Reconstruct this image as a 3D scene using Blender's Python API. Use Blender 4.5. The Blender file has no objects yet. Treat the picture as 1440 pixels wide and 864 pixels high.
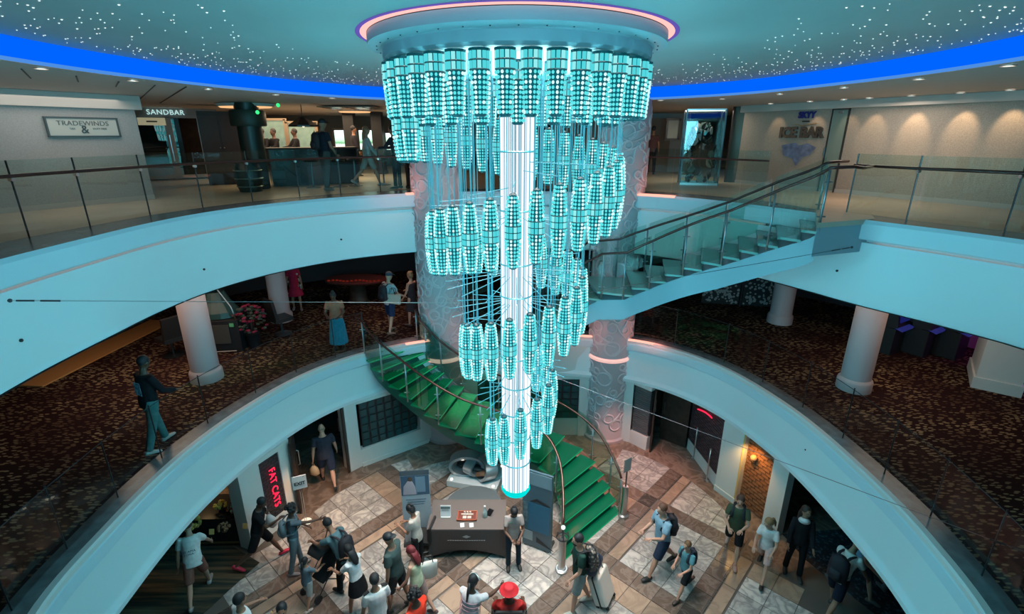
import bpy, bmesh, math, random
from mathutils import Vector, Matrix
random.seed(7)
C = bpy.context.scene
COL = C.collection
PI = math.pi
R_ = math.radians

# ------------------------------------------------------------------ camera
F_PX = 707.0; PITCH = R_(18.9); HC = 8.5
cd = bpy.data.cameras.new('camera'); cam = bpy.data.objects.new('camera', cd); COL.objects.link(cam)
cam.location = (0, 0, HC); cam.rotation_euler = (PI/2 - PITCH, 0, 0)
cd.sensor_width = 36; cd.lens = F_PX/1440*36; cd.clip_start = 0.05; cd.clip_end = 200
C.camera = cam
# ------------------------------------------------------------------ world, exposure
w = bpy.data.worlds.new('world'); C.world = w; w.use_nodes = True
w.node_tree.nodes['Background'].inputs[0].default_value = (0.55, 0.75, 0.9, 1)
w.node_tree.nodes['Background'].inputs[1].default_value = 0.25
C.view_settings.view_transform = 'Standard'; C.view_settings.look = 'None'
C.view_settings.gamma = 1; C.view_settings.use_curve_mapping = False
C.view_settings.exposure = 0.0
cy = C.cycles
cy.max_bounces = 6; cy.diffuse_bounces = 3; cy.glossy_bounces = 3; cy.transmission_bounces = 4
cy.transparent_max_bounces = 24; cy.sample_clamp_indirect = 4; cy.sample_clamp_direct = 20
cy.caustics_reflective = False; cy.caustics_refractive = False
cy.use_denoising = True
try: cy.use_light_tree = True
except Exception: pass

# ------------------------------------------------------------------ lamps of the place, with added fill lights
def lamp(name, kind, loc, power, color=(1, 1, 1), size=0.2, rot=(0, 0, 0), **k):
    l = bpy.data.lights.new(name, kind); l.energy = power; l.color = color
    if kind == 'AREA':
        l.shape = k.get('shape', 'DISK'); l.size = size
    else:
        l.shadow_soft_size = size
    if kind == 'SPOT':
        l.spot_size = k.get('angle', R_(70)); l.spot_blend = k.get('blend', 0.7)
    o = bpy.data.objects.new(name, l); o.location = loc; o.rotation_euler = rot; COL.objects.link(o)
    return o
CYAN = (0.14, 0.80, 1.0)
# the chandelier's own light, spread along its height, just outside the light tube
for cz, ce in ((8.9, 160), (7.7, 300), (6.2, 350), (4.7, 300), (3.4, 120)):
    lamp('chandelier_light', 'POINT', (0.06, 6.80, cz), ce, CYAN, 0.0)
for cz, cr, ce in ((8.3, 1.80, 20), (6.3, 1.50, 42), (4.6, 1.10, 52)):
    for k in range(6):
        ka = PI/3*k+cz; lamp('crystal_light', 'POINT', (0.06+cr*math.cos(ka), 6.80+cr*math.sin(ka), cz), ce, CYAN, 0.0)
# light from the canopy rim onto the ceiling
lamp('canopy_glow', 'AREA', (0.06, 6.8, 9.1), 170, (0.42, 0.92, 1.0), 3.0, (PI, 0, 0))
# unseen cyan fill added behind the camera to brighten the balcony fronts
lamp('atrium_fill', 'AREA', (0, -3.0, 9.0), 900, (0.22, 0.78, 1.0), 5.0, (R_(72), 0, 0))
# added overhead fill for the lobby floor, then its rose and warm lamps
lamp('lobby_fill', 'AREA', (0.0, 7.4, 9.25), 360, (1.0, 0.76, 0.62), 4.6, (0, 0, 0)).data.spread = R_(62)
lamp('lobby_rose_light_left', 'SPOT', (-1.3, 11.6, 2.9), 420, (1.0, 0.42, 0.25), 0.1, (0, R_(-12), 0), angle=R_(85))
lamp('lobby_rose_light_right', 'SPOT', (3.2, 11.2, 2.9), 300, (1.0, 0.45, 0.35), 0.1, (0, R_(5), 0), angle=R_(85))
lamp('doorway_warm_light', 'SPOT', (-4.2, 9.6, 2.2), 170, (1.0, 0.6, 0.36), 0.1, (0, 0, 0), angle=R_(100))
lamp('niche_light', 'SPOT', (5.35, 9.75, 1.85), 60, (1.0, 0.55, 0.16), 0.06, (0, R_(-8), 0), angle=R_(120))
for lx, ly in ((-2.75, 12.35), (-1.0, 12.2), (1.9, 12.2), (3.7, 12.3)):
    for lz, e_ in ((3.35, 9), (7.3, 9)):
        lamp('rose_rim_light', 'POINT', (lx, ly, lz), e_, (1.0, 0.34, 0.26), 0.0)
# deck 8 interiors
lamp('bar_ceiling_light', 'AREA', (-6.5, 17.5, 9.2), 200, (1.0, 0.72, 0.46), 4.0)
lamp('promenade_light_left', 'AREA', (-8.2, 10.2, 9.2), 26, (1.0, 0.86, 0.74), 2.5)
lamp('promenade_light_right', 'AREA', (7.6, 11.2, 9.2), 42, (1.0, 0.80, 0.64), 2.5)
lamp('promenade_light_far_right', 'AREA', (5.6, 16.5, 9.2), 45, (1.0, 0.8, 0.6), 2.0)
lamp('corridor_amber_light', 'AREA', (-10.9, 5.6, 9.2), 30, (1.0, 0.5, 0.25), 1.0)
# casino deck
lamp('casino_light_left', 'AREA', (-7.5, 10.5, 5.5), 62, (1.0, 0.70, 0.5), 3.5)
lamp('casino_light_back', 'AREA', (-3.5, 14.5, 5.5), 22, (1.0, 0.6, 0.45), 2.5)
lamp('casino_light_right', 'AREA', (8.0, 9.8, 5.5), 42, (1.0, 0.70, 0.5), 3.5)
lamp('casino_purple_light', 'POINT', (11.7, 10.6, 4.4), 14, (0.7, 0.1, 1.0), 0.1)
lamp('shop_display_light', 'SPOT', (-7.2, 9.6, 1.9), 110, (1.0, 0.66, 0.3), 0.1, (0, 0, 0), angle=R_(110))

# ------------------------------------------------------------------ placing helpers
def ray(px, py):
    u = (px - 720)/F_PX; v = (py - 432)/F_PX
    return (u, math.cos(PITCH) - v*math.sin(PITCH), -math.sin(PITCH) - v*math.cos(PITCH))
def G(px, py, z=0.0):                      # point of a level floor seen at that spot
    r = ray(px, py); t = (z - HC)/r[2]; return (r[0]*t, r[1]*t)
def AY(px, py, Y):                         # point at depth Y
    r = ray(px, py); t = Y/r[1]; return (r[0]*t, Y, HC + r[2]*t)
def WP(px, py, P0, P1):                    # (distance along the wall P0->P1, height)
    r = ray(px, py); dx, dy = P1[0]-P0[0], P1[1]-P0[1]; L = math.hypot(dx, dy); dx /= L; dy /= L
    # t*r = P0 + s*d
    det = r[0]*(-dy) - r[1]*(-dx)
    t = (P0[0]*(-dy) - P0[1]*(-dx))/det
    s = (t*r[0]-P0[0])*dx + (t*r[1]-P0[1])*dy
    return s, HC + r[2]*t
CX, CY0 = 0.0, 6.8
def interp(tab, a):
    a = (a + 180) % 360 - 180
    n = len(tab)
    for i in range(n):
        a0, v0 = tab[i]; a1, v1 = tab[(i+1) % n]
        if a1 <= a0: a1 += 360
        aa = a if a >= a0 else a + 360
        if a0 <= aa <= a1:
            t = (aa-a0)/(a1-a0); t2 = t*t; t3 = t2*t
            p0a, p0 = tab[i-1]; p3a, p3 = tab[(i+2) % n]
            d0 = a0-p0a
            if d0 <= 0: d0 += 360
            d3 = p3a - (a1 % 360 if a1 > 180 else a1)
            while d3 <= 0: d3 += 360
            h = a1-a0
            m0 = (v1-p0)/(h+d0)*h; m1 = (p3-v0)/(h+d3)*h
            return (2*t3-3*t2+1)*v0+(t3-2*t2+t)*m0+(-2*t3+3*t2)*v1+(t3-t2)*m1
    return tab[0][1]
RIM7 = [(-150, 6.3), (-113, 6.0), (-100, 5.78), (-85, 5.74), (-67, 5.85), (-48, 6.12), (-36, 6.2), (-22, 6.2), (0, 6.25), (18, 6.42), (32, 6.68), (47, 6.55), (66, 6.1), (85, 5.8), (102, 5.84), (114, 5.98), (150, 6.3)]
RIM8 = [(-150, 6.8), (-120, 6.35), (-100, 6.08), (-88, 6.02), (-78, 6.15), (-65, 6.38), (-50, 6.52), (-40, 6.55), (-22, 6.5), (0, 6.5), (20, 6.55), (32, 6.6), (45, 6.45), (55, 6.3), (66, 6.28), (75, 6.4), (84, 6.82), (92, 7.25), (102, 7.55), (125, 7.4), (150, 6.9)]
GL8 = [(-150, 7.2), (-120, 6.9), (-100, 6.78), (-88, 6.76), (-80, 6.72), (-70, 6.83), (-61, 6.93), (-52, 7.02), (-43, 7.12), (-32, 7.15), (-20, 7.1), (0, 7.05), (20, 7.15), (32, 7.2), (45, 7.05), (55, 6.9), (68, 6.86), (75, 6.92), (82, 7.28), (90, 7.7), (102, 8.0), (125, 7.8), (150, 7.3)]
COVE = [(-150, 6.0), (-110, 5.85), (-90, 5.78), (-70, 5.9), (-45, 6.5), (-25, 7.1), (0, 7.3), (25, 7.2), (45, 6.8), (65, 6.15), (90, 5.85), (110, 5.9), (150, 6.0)]
def rp(tab, a, off=0.0):
    r = interp(tab, a) + off
    return (CX + r*math.sin(R_(a)), CY0 + r*math.cos(R_(a)))

# ------------------------------------------------------------------ materials
MATS = {}
def newmat(name):
    m = bpy.data.materials.new(name); m.use_nodes = True; MATS[name] = m
    return m, m.node_tree.nodes, m.node_tree.links
def mat(name, col, rough=0.6, metal=0.0, noise=0.0, scale=8.0, emit=0.0, ecol=None, bump=0.0, spec=0.5, sample=False):
    if name in MATS: return MATS[name]
    m, N, L = newmat(name); b = N['Principled BSDF']
    b.inputs['Base Color'].default_value = (*col, 1); b.inputs['Roughness'].default_value = rough
    b.inputs['Metallic'].default_value = metal; b.inputs['Specular IOR Level'].default_value = spec
    if emit:
        b.inputs['Emission Color'].default_value = (*(ecol or col), 1); b.inputs['Emission Strength'].default_value = emit
        if not sample:
            m.cycles.emission_sampling = 'NONE'
    if noise or bump:
        tc = N.new('ShaderNodeTexCoord'); n = N.new('ShaderNodeTexNoise'); n.inputs['Scale'].default_value = scale
        n.inputs['Detail'].default_value = 4; L.new(tc.outputs['Object'], n.inputs['Vector'])
        if noise:
            r = N.new('ShaderNodeValToRGB')
            r.color_ramp.elements[0].position = 0.3; r.color_ramp.elements[1].position = 0.7
            r.color_ramp.elements[0].color = (*[max(0, c*(1-noise)) for c in col], 1)
            r.color_ramp.elements[1].color = (*[min(1, c*(1+noise)) for c in col], 1)
            L.new(n.outputs['Fac'], r.inputs[0]); L.new(r.outputs[0], b.inputs['Base Color'])
        if bump:
            bp = N.new('ShaderNodeBump'); bp.inputs['Strength'].default_value = bump; bp.inputs['Distance'].default_value = 0.02
            L.new(n.outputs['Fac'], bp.inputs['Height']); L.new(bp.outputs[0], b.inputs['Normal'])
    return m
def glow(name, col, s, sample=False):
    if name in MATS: return MATS[name]
    m, N, L = newmat(name); N.remove(N['Principled BSDF']); e = N.new('ShaderNodeEmission')
    e.inputs[0].default_value = (*col, 1); e.inputs[1].default_value = s
    L.new(e.outputs[0], N['Material Output'].inputs[0])
    if not sample: m.cycles.emission_sampling = 'NONE'
    return m
def glass(name, tint=(0.86, 0.96, 0.94), ior=1.5, rough=0.0, boost=0.0):
    if name in MATS: return MATS[name]
    m, N, L = newmat(name); N.remove(N['Principled BSDF'])
    t = N.new('ShaderNodeBsdfTransparent'); t.inputs[0].default_value = (*tint, 1)
    g = N.new('ShaderNodeBsdfGlossy'); g.inputs['Roughness'].default_value = rough
    f = N.new('ShaderNodeFresnel'); f.inputs[0].default_value = ior
    x = N.new('ShaderNodeMixShader')
    if boost:
        a = N.new('ShaderNodeMath'); a.operation = 'ADD'; a.inputs[1].default_value = boost; a.use_clamp = True
        L.new(f.outputs[0], a.inputs[0]); L.new(a.outputs[0], x.inputs[0])
    else: L.new(f.outputs[0], x.inputs[0])
    L.new(t.outputs[0], x.inputs[1]); L.new(g.outputs[0], x.inputs[2]); L.new(x.outputs[0], N['Material Output'].inputs[0])
    return m
def marble(name, base, vein, scale=2.2, amount=0.12, rough=0.25):
    if name in MATS: return MATS[name]
    m, N, L = newmat(name); b = N['Principled BSDF']; b.inputs['Roughness'].default_value = rough
    g = N.new('ShaderNodeNewGeometry'); 
    n = N.new('ShaderNodeTexNoise'); n.inputs['Scale'].default_value = scale; n.inputs['Detail'].default_value = 6; n.inputs['Distortion'].default_value = 1.2
    L.new(g.outputs['Position'], n.inputs['Vector'])
    s = N.new('ShaderNodeMath'); s.operation = 'SUBTRACT'; s.inputs[1].default_value = 0.5; L.new(n.outputs['Fac'], s.inputs[0])
    a = N.new('ShaderNodeMath'); a.operation = 'ABSOLUTE'; L.new(s.outputs[0], a.inputs[0])
    r = N.new('ShaderNodeValToRGB'); r.color_ramp.elements[0].position = 0.0; r.color_ramp.elements[1].position = amount
    r.color_ramp.elements[0].color = (*vein, 1); r.color_ramp.elements[1].color = (*base, 1)
    L.new(a.outputs[0], r.inputs[0])
    oi = N.new('ShaderNodeObjectInfo')
    mul = N.new('ShaderNodeMapRange'); mul.inputs[3].default_value = 0.78; mul.inputs[4].default_value = 1.15
    L.new(oi.outputs['Random'], mul.inputs[0])
    v = N.new('ShaderNodeVectorMath'); v.operation = 'SCALE'; L.new(r.outputs[0], v.inputs[0]); L.new(mul.outputs[0], v.inputs['Scale'])
    L.new(v.outputs[0], b.inputs['Base Color'])
    return m
def carpet():
    m, N, L = newmat('casino_carpet'); b = N['Principled BSDF']; b.inputs['Roughness'].default_value = 0.95; b.inputs['Specular IOR Level'].default_value = 0.1
    g = N.new('ShaderNodeNewGeometry'); mp = N.new('ShaderNodeMapping'); mp.inputs['Rotation'].default_value = (0, 0, R_(22)); mp.inputs['Scale'].default_value = (7.5, 19, 1)
    L.new(g.outputs['Position'], mp.inputs['Vector'])
    v = N.new('ShaderNodeTexVoronoi'); v.inputs['Scale'].default_value = 1.0; v.inputs['Randomness'].default_value = 0.9; L.new(mp.outputs[0], v.inputs['Vector'])
    r = N.new('ShaderNodeValToRGB'); r.color_ramp.elements[0].position = 0.34; r.color_ramp.elements[1].position = 0.40
    r.color_ramp.elements[0].color = (1, 1, 1, 1); r.color_ramp.elements[1].color = (0, 0, 0, 1); L.new(v.outputs['Distance'], r.inputs[0])
    n = N.new('ShaderNodeTexNoise'); n.inputs['Scale'].default_value = 0.9; L.new(g.outputs['Position'], n.inputs['Vector'])
    r2 = N.new('ShaderNodeValToRGB'); r2.color_ramp.elements[0].position = 0.4; r2.color_ramp.elements[1].position = 0.62
    r2.color_ramp.elements[0].color = (0.10, 0.055, 0.035, 1); r2.color_ramp.elements[1].color = (0.27, 0.19, 0.11, 1); L.new(n.outputs['Fac'], r2.inputs[0])
    x = N.new('ShaderNodeMixRGB'); x.inputs[1].default_value = (0.022, 0.008, 0.008, 1); L.new(r.outputs[0], x.inputs[0]); L.new(r2.outputs[0], x.inputs[2])
    L.new(x.outputs[0], b.inputs['Base Color'])
    return m
M_FASCIA = mat('painted_fascia', (0.74, 0.78, 0.80), 0.45, bump=0.03, scale=60)
M_FASCIA2 = mat('painted_fascia_band', (0.60, 0.70, 0.76), 0.4)
M_WHITE = mat('white_paint', (0.68, 0.68, 0.66), 0.5)
M_CURB = mat('grey_curb_stone', (0.17, 0.17, 0.18), 0.22, noise=0.25, scale=5)
M_COLUMN = mat('column_rose_lit_paint', (0.50, 0.42, 0.44), 0.5); M_RELIEF = mat('column_relief_paint', (0.60, 0.53, 0.55), 0.4)  # rose of the rim LEDs is mixed into the neutral column paint
M_CARPET = carpet()
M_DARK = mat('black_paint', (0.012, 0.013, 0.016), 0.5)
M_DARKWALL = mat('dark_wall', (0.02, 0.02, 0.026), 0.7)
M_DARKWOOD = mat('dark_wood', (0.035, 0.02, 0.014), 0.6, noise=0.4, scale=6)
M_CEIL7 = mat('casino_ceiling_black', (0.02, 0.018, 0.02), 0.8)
M_DECK8 = mat('beige_stone_floor', (0.50, 0.39, 0.29), 0.35, noise=0.12, scale=1.5)
M_SOFFIT = mat('soffit_paint', (0.50, 0.47, 0.44), 0.6)
M_DOME = mat('dome_paint', (0.34, 0.42, 0.42), 0.55, noise=0.04, scale=1.0)
M_STEEL = mat('brushed_steel', (0.55, 0.57, 0.58), 0.28, 1.0)
M_DSTEEL = mat('dark_steel', (0.10, 0.11, 0.12), 0.35, 0.9)
M_RAIL = mat('mahogany_handrail', (0.075, 0.018, 0.014), 0.22)
M_GLASS = glass('clear_glass', (0.90, 0.965, 0.95))
M_GLASS8 = glass('green_tint_glass', (0.70, 0.86, 0.83), boost=0.02)
M_WALLPAPER = mat('silver_grey_wallpaper', (0.40, 0.39, 0.38), 0.6, noise=0.10, scale=45, bump=0.15)
M_WALLPAPER2 = mat('beige_textured_wallpaper', (0.40, 0.35, 0.30), 0.5, noise=0.16, scale=50, bump=0.25)

# ------------------------------------------------------------------ mesh helper
class MB:
    def __init__(s): s.v = []; s.f = []; s.m = []; s.mats = []; s.cur = 0
    def use(s, m):
        if m not in s.mats: s.mats.append(m)
        s.cur = s.mats.index(m); return s
    def add(s, vs, fs):
        o = len(s.v); s.v += [tuple(q) for q in vs]
        for f in fs: s.f.append([o+i for i in f]); s.m.append(s.cur)
    def box(s, c, size, rz=0.0, mtx=None, taper=1.0):
        x, y, z = [q/2 for q in size]; vs = []
        for sz in (-1, 1):
            t = 1.0 if sz < 0 else taper
            for sx, sy in ((-1, -1), (1, -1), (1, 1), (-1, 1)): vs.append(Vector((sx*x*t, sy*y*t, sz*z)))
        if mtx is None: mtx = Matrix.Translation(Vector(c)) @ Matrix.Rotation(rz, 4, 'Z')
        else: mtx = Matrix.Translation(Vector(c)) @ mtx
        s.add([mtx @ q for q in vs], [(3, 2, 1, 0), (4, 5, 6, 7), (0, 1, 5, 4), (1, 2, 6, 5), (2, 3, 7, 6), (3, 0, 4, 7)])
    def prism(s, pts, z0, z1):
        n = len(pts); s.add([(p[0], p[1], z0) for p in pts]+[(p[0], p[1], z1) for p in pts],
              [tuple(range(n-1, -1, -1)), tuple(range(n, 2*n))]+[(i, (i+1) % n, n+(i+1) % n, n+i) for i in range(n)])
    def wall(s, p0, p1, z0, z1, th=0.1, off=0.0):      # slab along p0->p1, th to its left-hand side
        d = Vector((p1[0]-p0[0], p1[1]-p0[1])).normalized(); n = Vector((-d.y, d.x))
        a = Vector(p0[:2])+n*off; b = Vector(p1[:2])+n*off; c = b+n*th; e = a+n*th
        pts = [a, b, c, e]
        s.prism(pts, z0, z1)
    def lathe(s, prof, c=(0, 0, 0), n=24, caps=True):
        vs = []; k = len(prof)
        for r, z in prof:
            for i in range(n):
                a = 2*PI*i/n; vs.append((c[0]+r*math.cos(a), c[1]+r*math.sin(a), c[2]+z))
        fs = [(j*n+i, j*n+(i+1) % n, (j+1)*n+(i+1) % n, (j+1)*n+i) for j in range(k-1) for i in range(n)]
        if caps: fs += [tuple(range(n-1, -1, -1)), tuple(range((k-1)*n, k*n))]
        s.add(vs, fs)
    def tube(s, pts, r, n=8, caps=True, closed=False):
        pts = [Vector(p) for p in pts]; k = len(pts); rr = r if isinstance(r, (list, tuple)) else [r]*k
        prev = None; vs = []
        for i, p in enumerate(pts):
            if closed: t = pts[(i+1) % k]-pts[i-1]
            else: t = pts[min(i+1, k-1)]-pts[max(i-1, 0)]
            if t.length < 1e-9: t = Vector((0, 0, 1))
            t.normalize()
            if prev is None:
                prev = Vector((0, 0, 1)).cross(t)
                if prev.length < 0.05: prev = Vector((1, 0, 0)).cross(t)
            x = (prev - t*prev.dot(t)); 
            if x.length < 1e-6: x = t.orthogonal()
            x.normalize(); prev = x; y = t.cross(x)
            for j in range(n):
                a = 2*PI*j/n; vs.append(p+(x*math.cos(a)+y*math.sin(a))*rr[i])
        fs = [(i*n+j, i*n+(j+1) % n, (i+1)*n+(j+1) % n, (i+1)*n+j) for i in range(k-1) for j in range(n)]
        if closed: fs += [((k-1)*n+j, (k-1)*n+(j+1) % n, (j+1) % n, j) for j in range(n)]
        elif caps: fs += [tuple(range(n-1, -1, -1)), tuple(range((k-1)*n, k*n))]
        s.add(vs, fs)
    def loft(s, cs, rad, xax=(1, 0, 0), n=10):         # elliptical sections
        cs = [Vector(c) for c in cs]; k = len(cs); X = Vector(xax); vs = []
        for i, c in enumerate(cs):
            t = (cs[min(i+1, k-1)]-cs[max(i-1, 0)]); t.normalize()
            x = X-t*X.dot(t)
            if x.length < 1e-4: x = t.orthogonal()
            x.normalize(); y = t.cross(x); r = rad[i]; r = r if isinstance(r, tuple) else (r, r)
            for j in range(n):
                a = 2*PI*j/n; vs.append(c+x*math.cos(a)*r[0]+y*math.sin(a)*r[1])
        fs = [(i*n+j, i*n+(j+1) % n, (i+1)*n+(j+1) % n, (i+1)*n+j) for i in range(k-1) for j in range(n)]
        fs += [tuple(range(n-1, -1, -1)), tuple(range((k-1)*n, k*n))]
        s.add(vs, fs)
    def ball(s, c, r, n=10, m=6, mtx=None):
        r = r if isinstance(r, tuple) else (r, r, r); c = Vector(c); vs = []
        for j in range(1, m):
            b = PI*j/m
            for i in range(n):
                a = 2*PI*i/n; q = Vector((r[0]*math.sin(b)*math.cos(a), r[1]*math.sin(b)*math.sin(a), r[2]*math.cos(b)))
                vs.append(c+(mtx @ q if mtx else q))
        top = Vector((0, 0, r[2])); vs += [c+(mtx @ top if mtx else top), c-(mtx @ top if mtx else top)]
        T = len(vs)-2; Bo = T+1
        fs = [(j*n+i, (j+1)*n+i, (j+1)*n+(i+1) % n, j*n+(i+1) % n) for j in range(m-2) for i in range(n)]
        fs += [(T, i, (i+1) % n) for i in range(n)]+[(Bo, (m-2)*n+(i+1) % n, (m-2)*n+i) for i in range(n)]
        s.add(vs, fs)
    def grid(s, P):                                    # P[i][j] points
        a = len(P); b = len(P[0]); s.add([q for r in P for q in r], [(i*b+j, (i+1)*b+j, (i+1)*b+j+1, i*b+j+1) for i in range(a-1) for j in range(b-1)])
    def mesh(s, name, m=None, smooth=False):
        me = bpy.data.meshes.new(name); me.from_pydata([tuple(v) for v in s.v], [], s.f)
        if m is not None: me.materials.append(m)
        else:
            for q in s.mats: me.materials.append(q)
            me.polygons.foreach_set('material_index', s.m)
        if smooth: me.polygons.foreach_set('use_smooth', [True]*len(me.polygons))
        me.update(); return me
    def build(s, name, m=None, parent=None, smooth=False, loc=None, rz=0.0, auto=None, **tags):
        o = bpy.data.objects.new(name, s.mesh(name, m, smooth)); COL.objects.link(o)
        if parent is not None: o.parent = parent
        if loc: o.location = loc
        if rz: o.rotation_euler = (0, 0, rz)
        if auto is not None:
            o.data.polygons.foreach_set('use_smooth', [True]*len(o.data.polygons))
            try: o.data.set_sharp_from_angle(angle=R_(auto))
            except Exception: pass
        for k, v in tags.items(): o[k] = v
        return o
def inst(me, name, parent=None, loc=(0, 0, 0), rz=0.0, **tags):
    o = bpy.data.objects.new(name, me); COL.objects.link(o); o.location = loc; o.rotation_euler = (0, 0, rz)
    if parent is not None: o.parent = parent
    for k, v in tags.items(): o[k] = v
    return o
def thing(name, label, cat, loc=(0, 0, 0), rz=0.0, group=None):
    o = bpy.data.objects.new(name, None); COL.objects.link(o); o.empty_display_size = 0.1
    o.location = loc; o.rotation_euler = (0, 0, rz); o['label'] = label; o['category'] = cat
    if group: o['group'] = group
    return o
def text(name, body, size, m, loc, rot, parent=None, depth=0.01, sx=1.0, bold=0.0, spacing=1.0, align='CENTER'):
    cu = bpy.data.curves.new(name, 'FONT'); cu.body = body; cu.size = size; cu.extrude = depth; cu.align_x = align; cu.align_y = 'CENTER'
    cu.offset = bold; cu.space_character = spacing; cu.resolution_u = 3
    cu.materials.append(m)
    tmp = bpy.data.objects.new(name, cu); COL.objects.link(tmp); bpy.context.view_layer.update()
    me = bpy.data.meshes.new_from_object(tmp.evaluated_get(bpy.context.evaluated_depsgraph_get())); bpy.data.objects.remove(tmp)
    if not me.materials: me.materials.append(m)
    o = bpy.data.objects.new(name, me); COL.objects.link(o); o.location = loc; o.rotation_euler = rot; o.scale = (sx, 1, 1)
    if parent is not None: o.parent = parent
    return o
def wallrot(P0, P1):  # text standing on a wall that runs P0->P1 and faces the right-hand side
    return (PI/2, 0, math.atan2(P1[1]-P0[1], P1[0]-P0[0]))

# ================================================================== the setting
def revolve(tab, prof, a0, a1, step=2.0):
    P = []; n = max(2, int(abs(a1-a0)/step)); 
    for i in range(n+1):
        a = a0+(a1-a0)*i/n; P.append([(*rp(tab, a, o), z) for o, z in prof])
    return P
def ring_obj(name, tab, prof, m, a0=-180, a1=180, step=2.0, smooth=False, auto=25, parent=None, **t):
    b = MB(); b.grid(revolve(tab, prof, a0, a1, step)); return b.build(name, m, parent, auto=auto if smooth else None, **t)
S = dict(kind='structure')
def outer(tab, off, z, R=15.5, a0=-180, a1=180, flip=False):
    P = []; n = 120
    for i in range(n+1):
        a = a0+(a1-a0)*i/n; x, y = rp(tab, a, off); P.append([(x, y, z), (CX+R*1.3*math.sin(R_(a)), CY0+R*1.3*math.cos(R_(a)), z)])
    b = MB(); b.grid(P); return b
# slabs
outer(GL8, 0.10, 7.10).build('floor_upper', M_DECK8, None, **S)
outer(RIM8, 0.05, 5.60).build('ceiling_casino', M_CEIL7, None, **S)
outer(RIM7, 0.42, 3.20).build('floor_casino', M_CARPET, None, **S)
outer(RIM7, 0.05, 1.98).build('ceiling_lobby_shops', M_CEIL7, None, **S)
b = MB(); b.prism([(-20, -6), (20, -6), (20, 25), (-20, 25)], -0.2, -0.012)
b.build('floor', mat('tile_grout', (0.10, 0.085, 0.075), 0.7), None, **S)
# deck 8 edge: lower face, cove step, upper band, grey curb
ring_obj('trim_1', RIM8, [(0.35, 5.60), (0.10, 5.60), (0.06, 5.62), (0.05, 5.70), (0.06, 6.30), (0.08, 6.72)], M_FASCIA, smooth=True, **S)
ring_obj('trim_2', RIM8, [(0.20, 6.72), (0.20, 6.78), (0.0, 6.78), (-0.02, 6.80), (-0.02, 7.06), (0.02, 7.12)], M_FASCIA2, **S)
ring_obj('trim_3', RIM8, [(0.08, 6.72), (0.20, 6.72)], M_FASCIA, **S)
M_COVE = glow('cove_warm_strip', (1.0, 0.72, 0.58), 1.0, True)
ring_obj('trim_4', RIM8, [(0.14, 6.772), (0.17, 6.772)], M_COVE, -125, -8, 4, **S)
ring_obj('trim_5', RIM8, [(0.14, 6.772), (0.17, 6.772)], M_COVE, 20, 55, 4, **S)
ring_obj('trim_6', RIM8, [(0.14, 6.772), (0.17, 6.772)], M_COVE, 74, 125, 4, **S)
P = []
for i in range(181):
    a = -180+2*i; x, y = rp(RIM8, a, 0.02); gx, gy = rp(GL8, a, 0.16); P.append([(x, y, 7.12), (gx, gy, 7.12), (gx, gy, 7.09)])
b = MB(); b.grid(P); b.build('trim_7', M_CURB, None, **S)
# deck 7 edge
ring_obj('trim_8', RIM7, [(0.30, 1.96), (0.10, 1.96), (-0.02, 1.98), (-0.02, 2.06), (0.04, 2.12), (0.06, 2.16), (0.07, 2.5), (0.12, 2.84)], M_FASCIA, smooth=True, **S)
ring_obj('trim_9', RIM7, [(0.12, 2.84), (0.14, 2.88), (0.05, 2.90), (0.02, 2.92), (0.02, 3.10), (0.03, 3.12)], M_FASCIA2, **S)
ring_obj('trim_10', RIM7, [(0.03, 3.12), (0.03, 3.19), (0.05, 3.22), (0.14, 3.22)], mat('rose_white_paint', (0.72, 0.64, 0.62), 0.4), **S)
ring_obj('trim_11', RIM7, [(0.14, 3.22), (0.14, 3.215), (0.46, 3.215), (0.46, 3.19)], M_CURB, **S)
# rose led strips beside the columns
M_ROSE = glow('rose_led', (1.0, 0.42, 0.32), 1.5)
ring_obj('trim_12', RIM7, [(0.022, 3.195), (0.005, 3.21), (0.09, 3.235)], M_ROSE, -27, -21, 2, **S)
ring_obj('trim_13', RIM7, [(0.022, 3.195), (0.005, 3.21), (0.09, 3.235)], M_ROSE, 14, 22, 2, **S)
ring_obj('trim_14', RIM7, [(0.022, 3.195), (0.005, 3.21), (0.09, 3.235)], M_ROSE, 26, 34, 2, **S)
ring_obj('trim_15', RIM8, [(-0.022, 7.09), (-0.03, 7.12), (0.09, 7.135)], M_ROSE, -24, -18, 2, **S)
ring_obj('trim_16', RIM8, [(-0.022, 7.09), (-0.03, 7.12), (0.09, 7.135)], M_ROSE, 28, 36, 2, **S)
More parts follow.
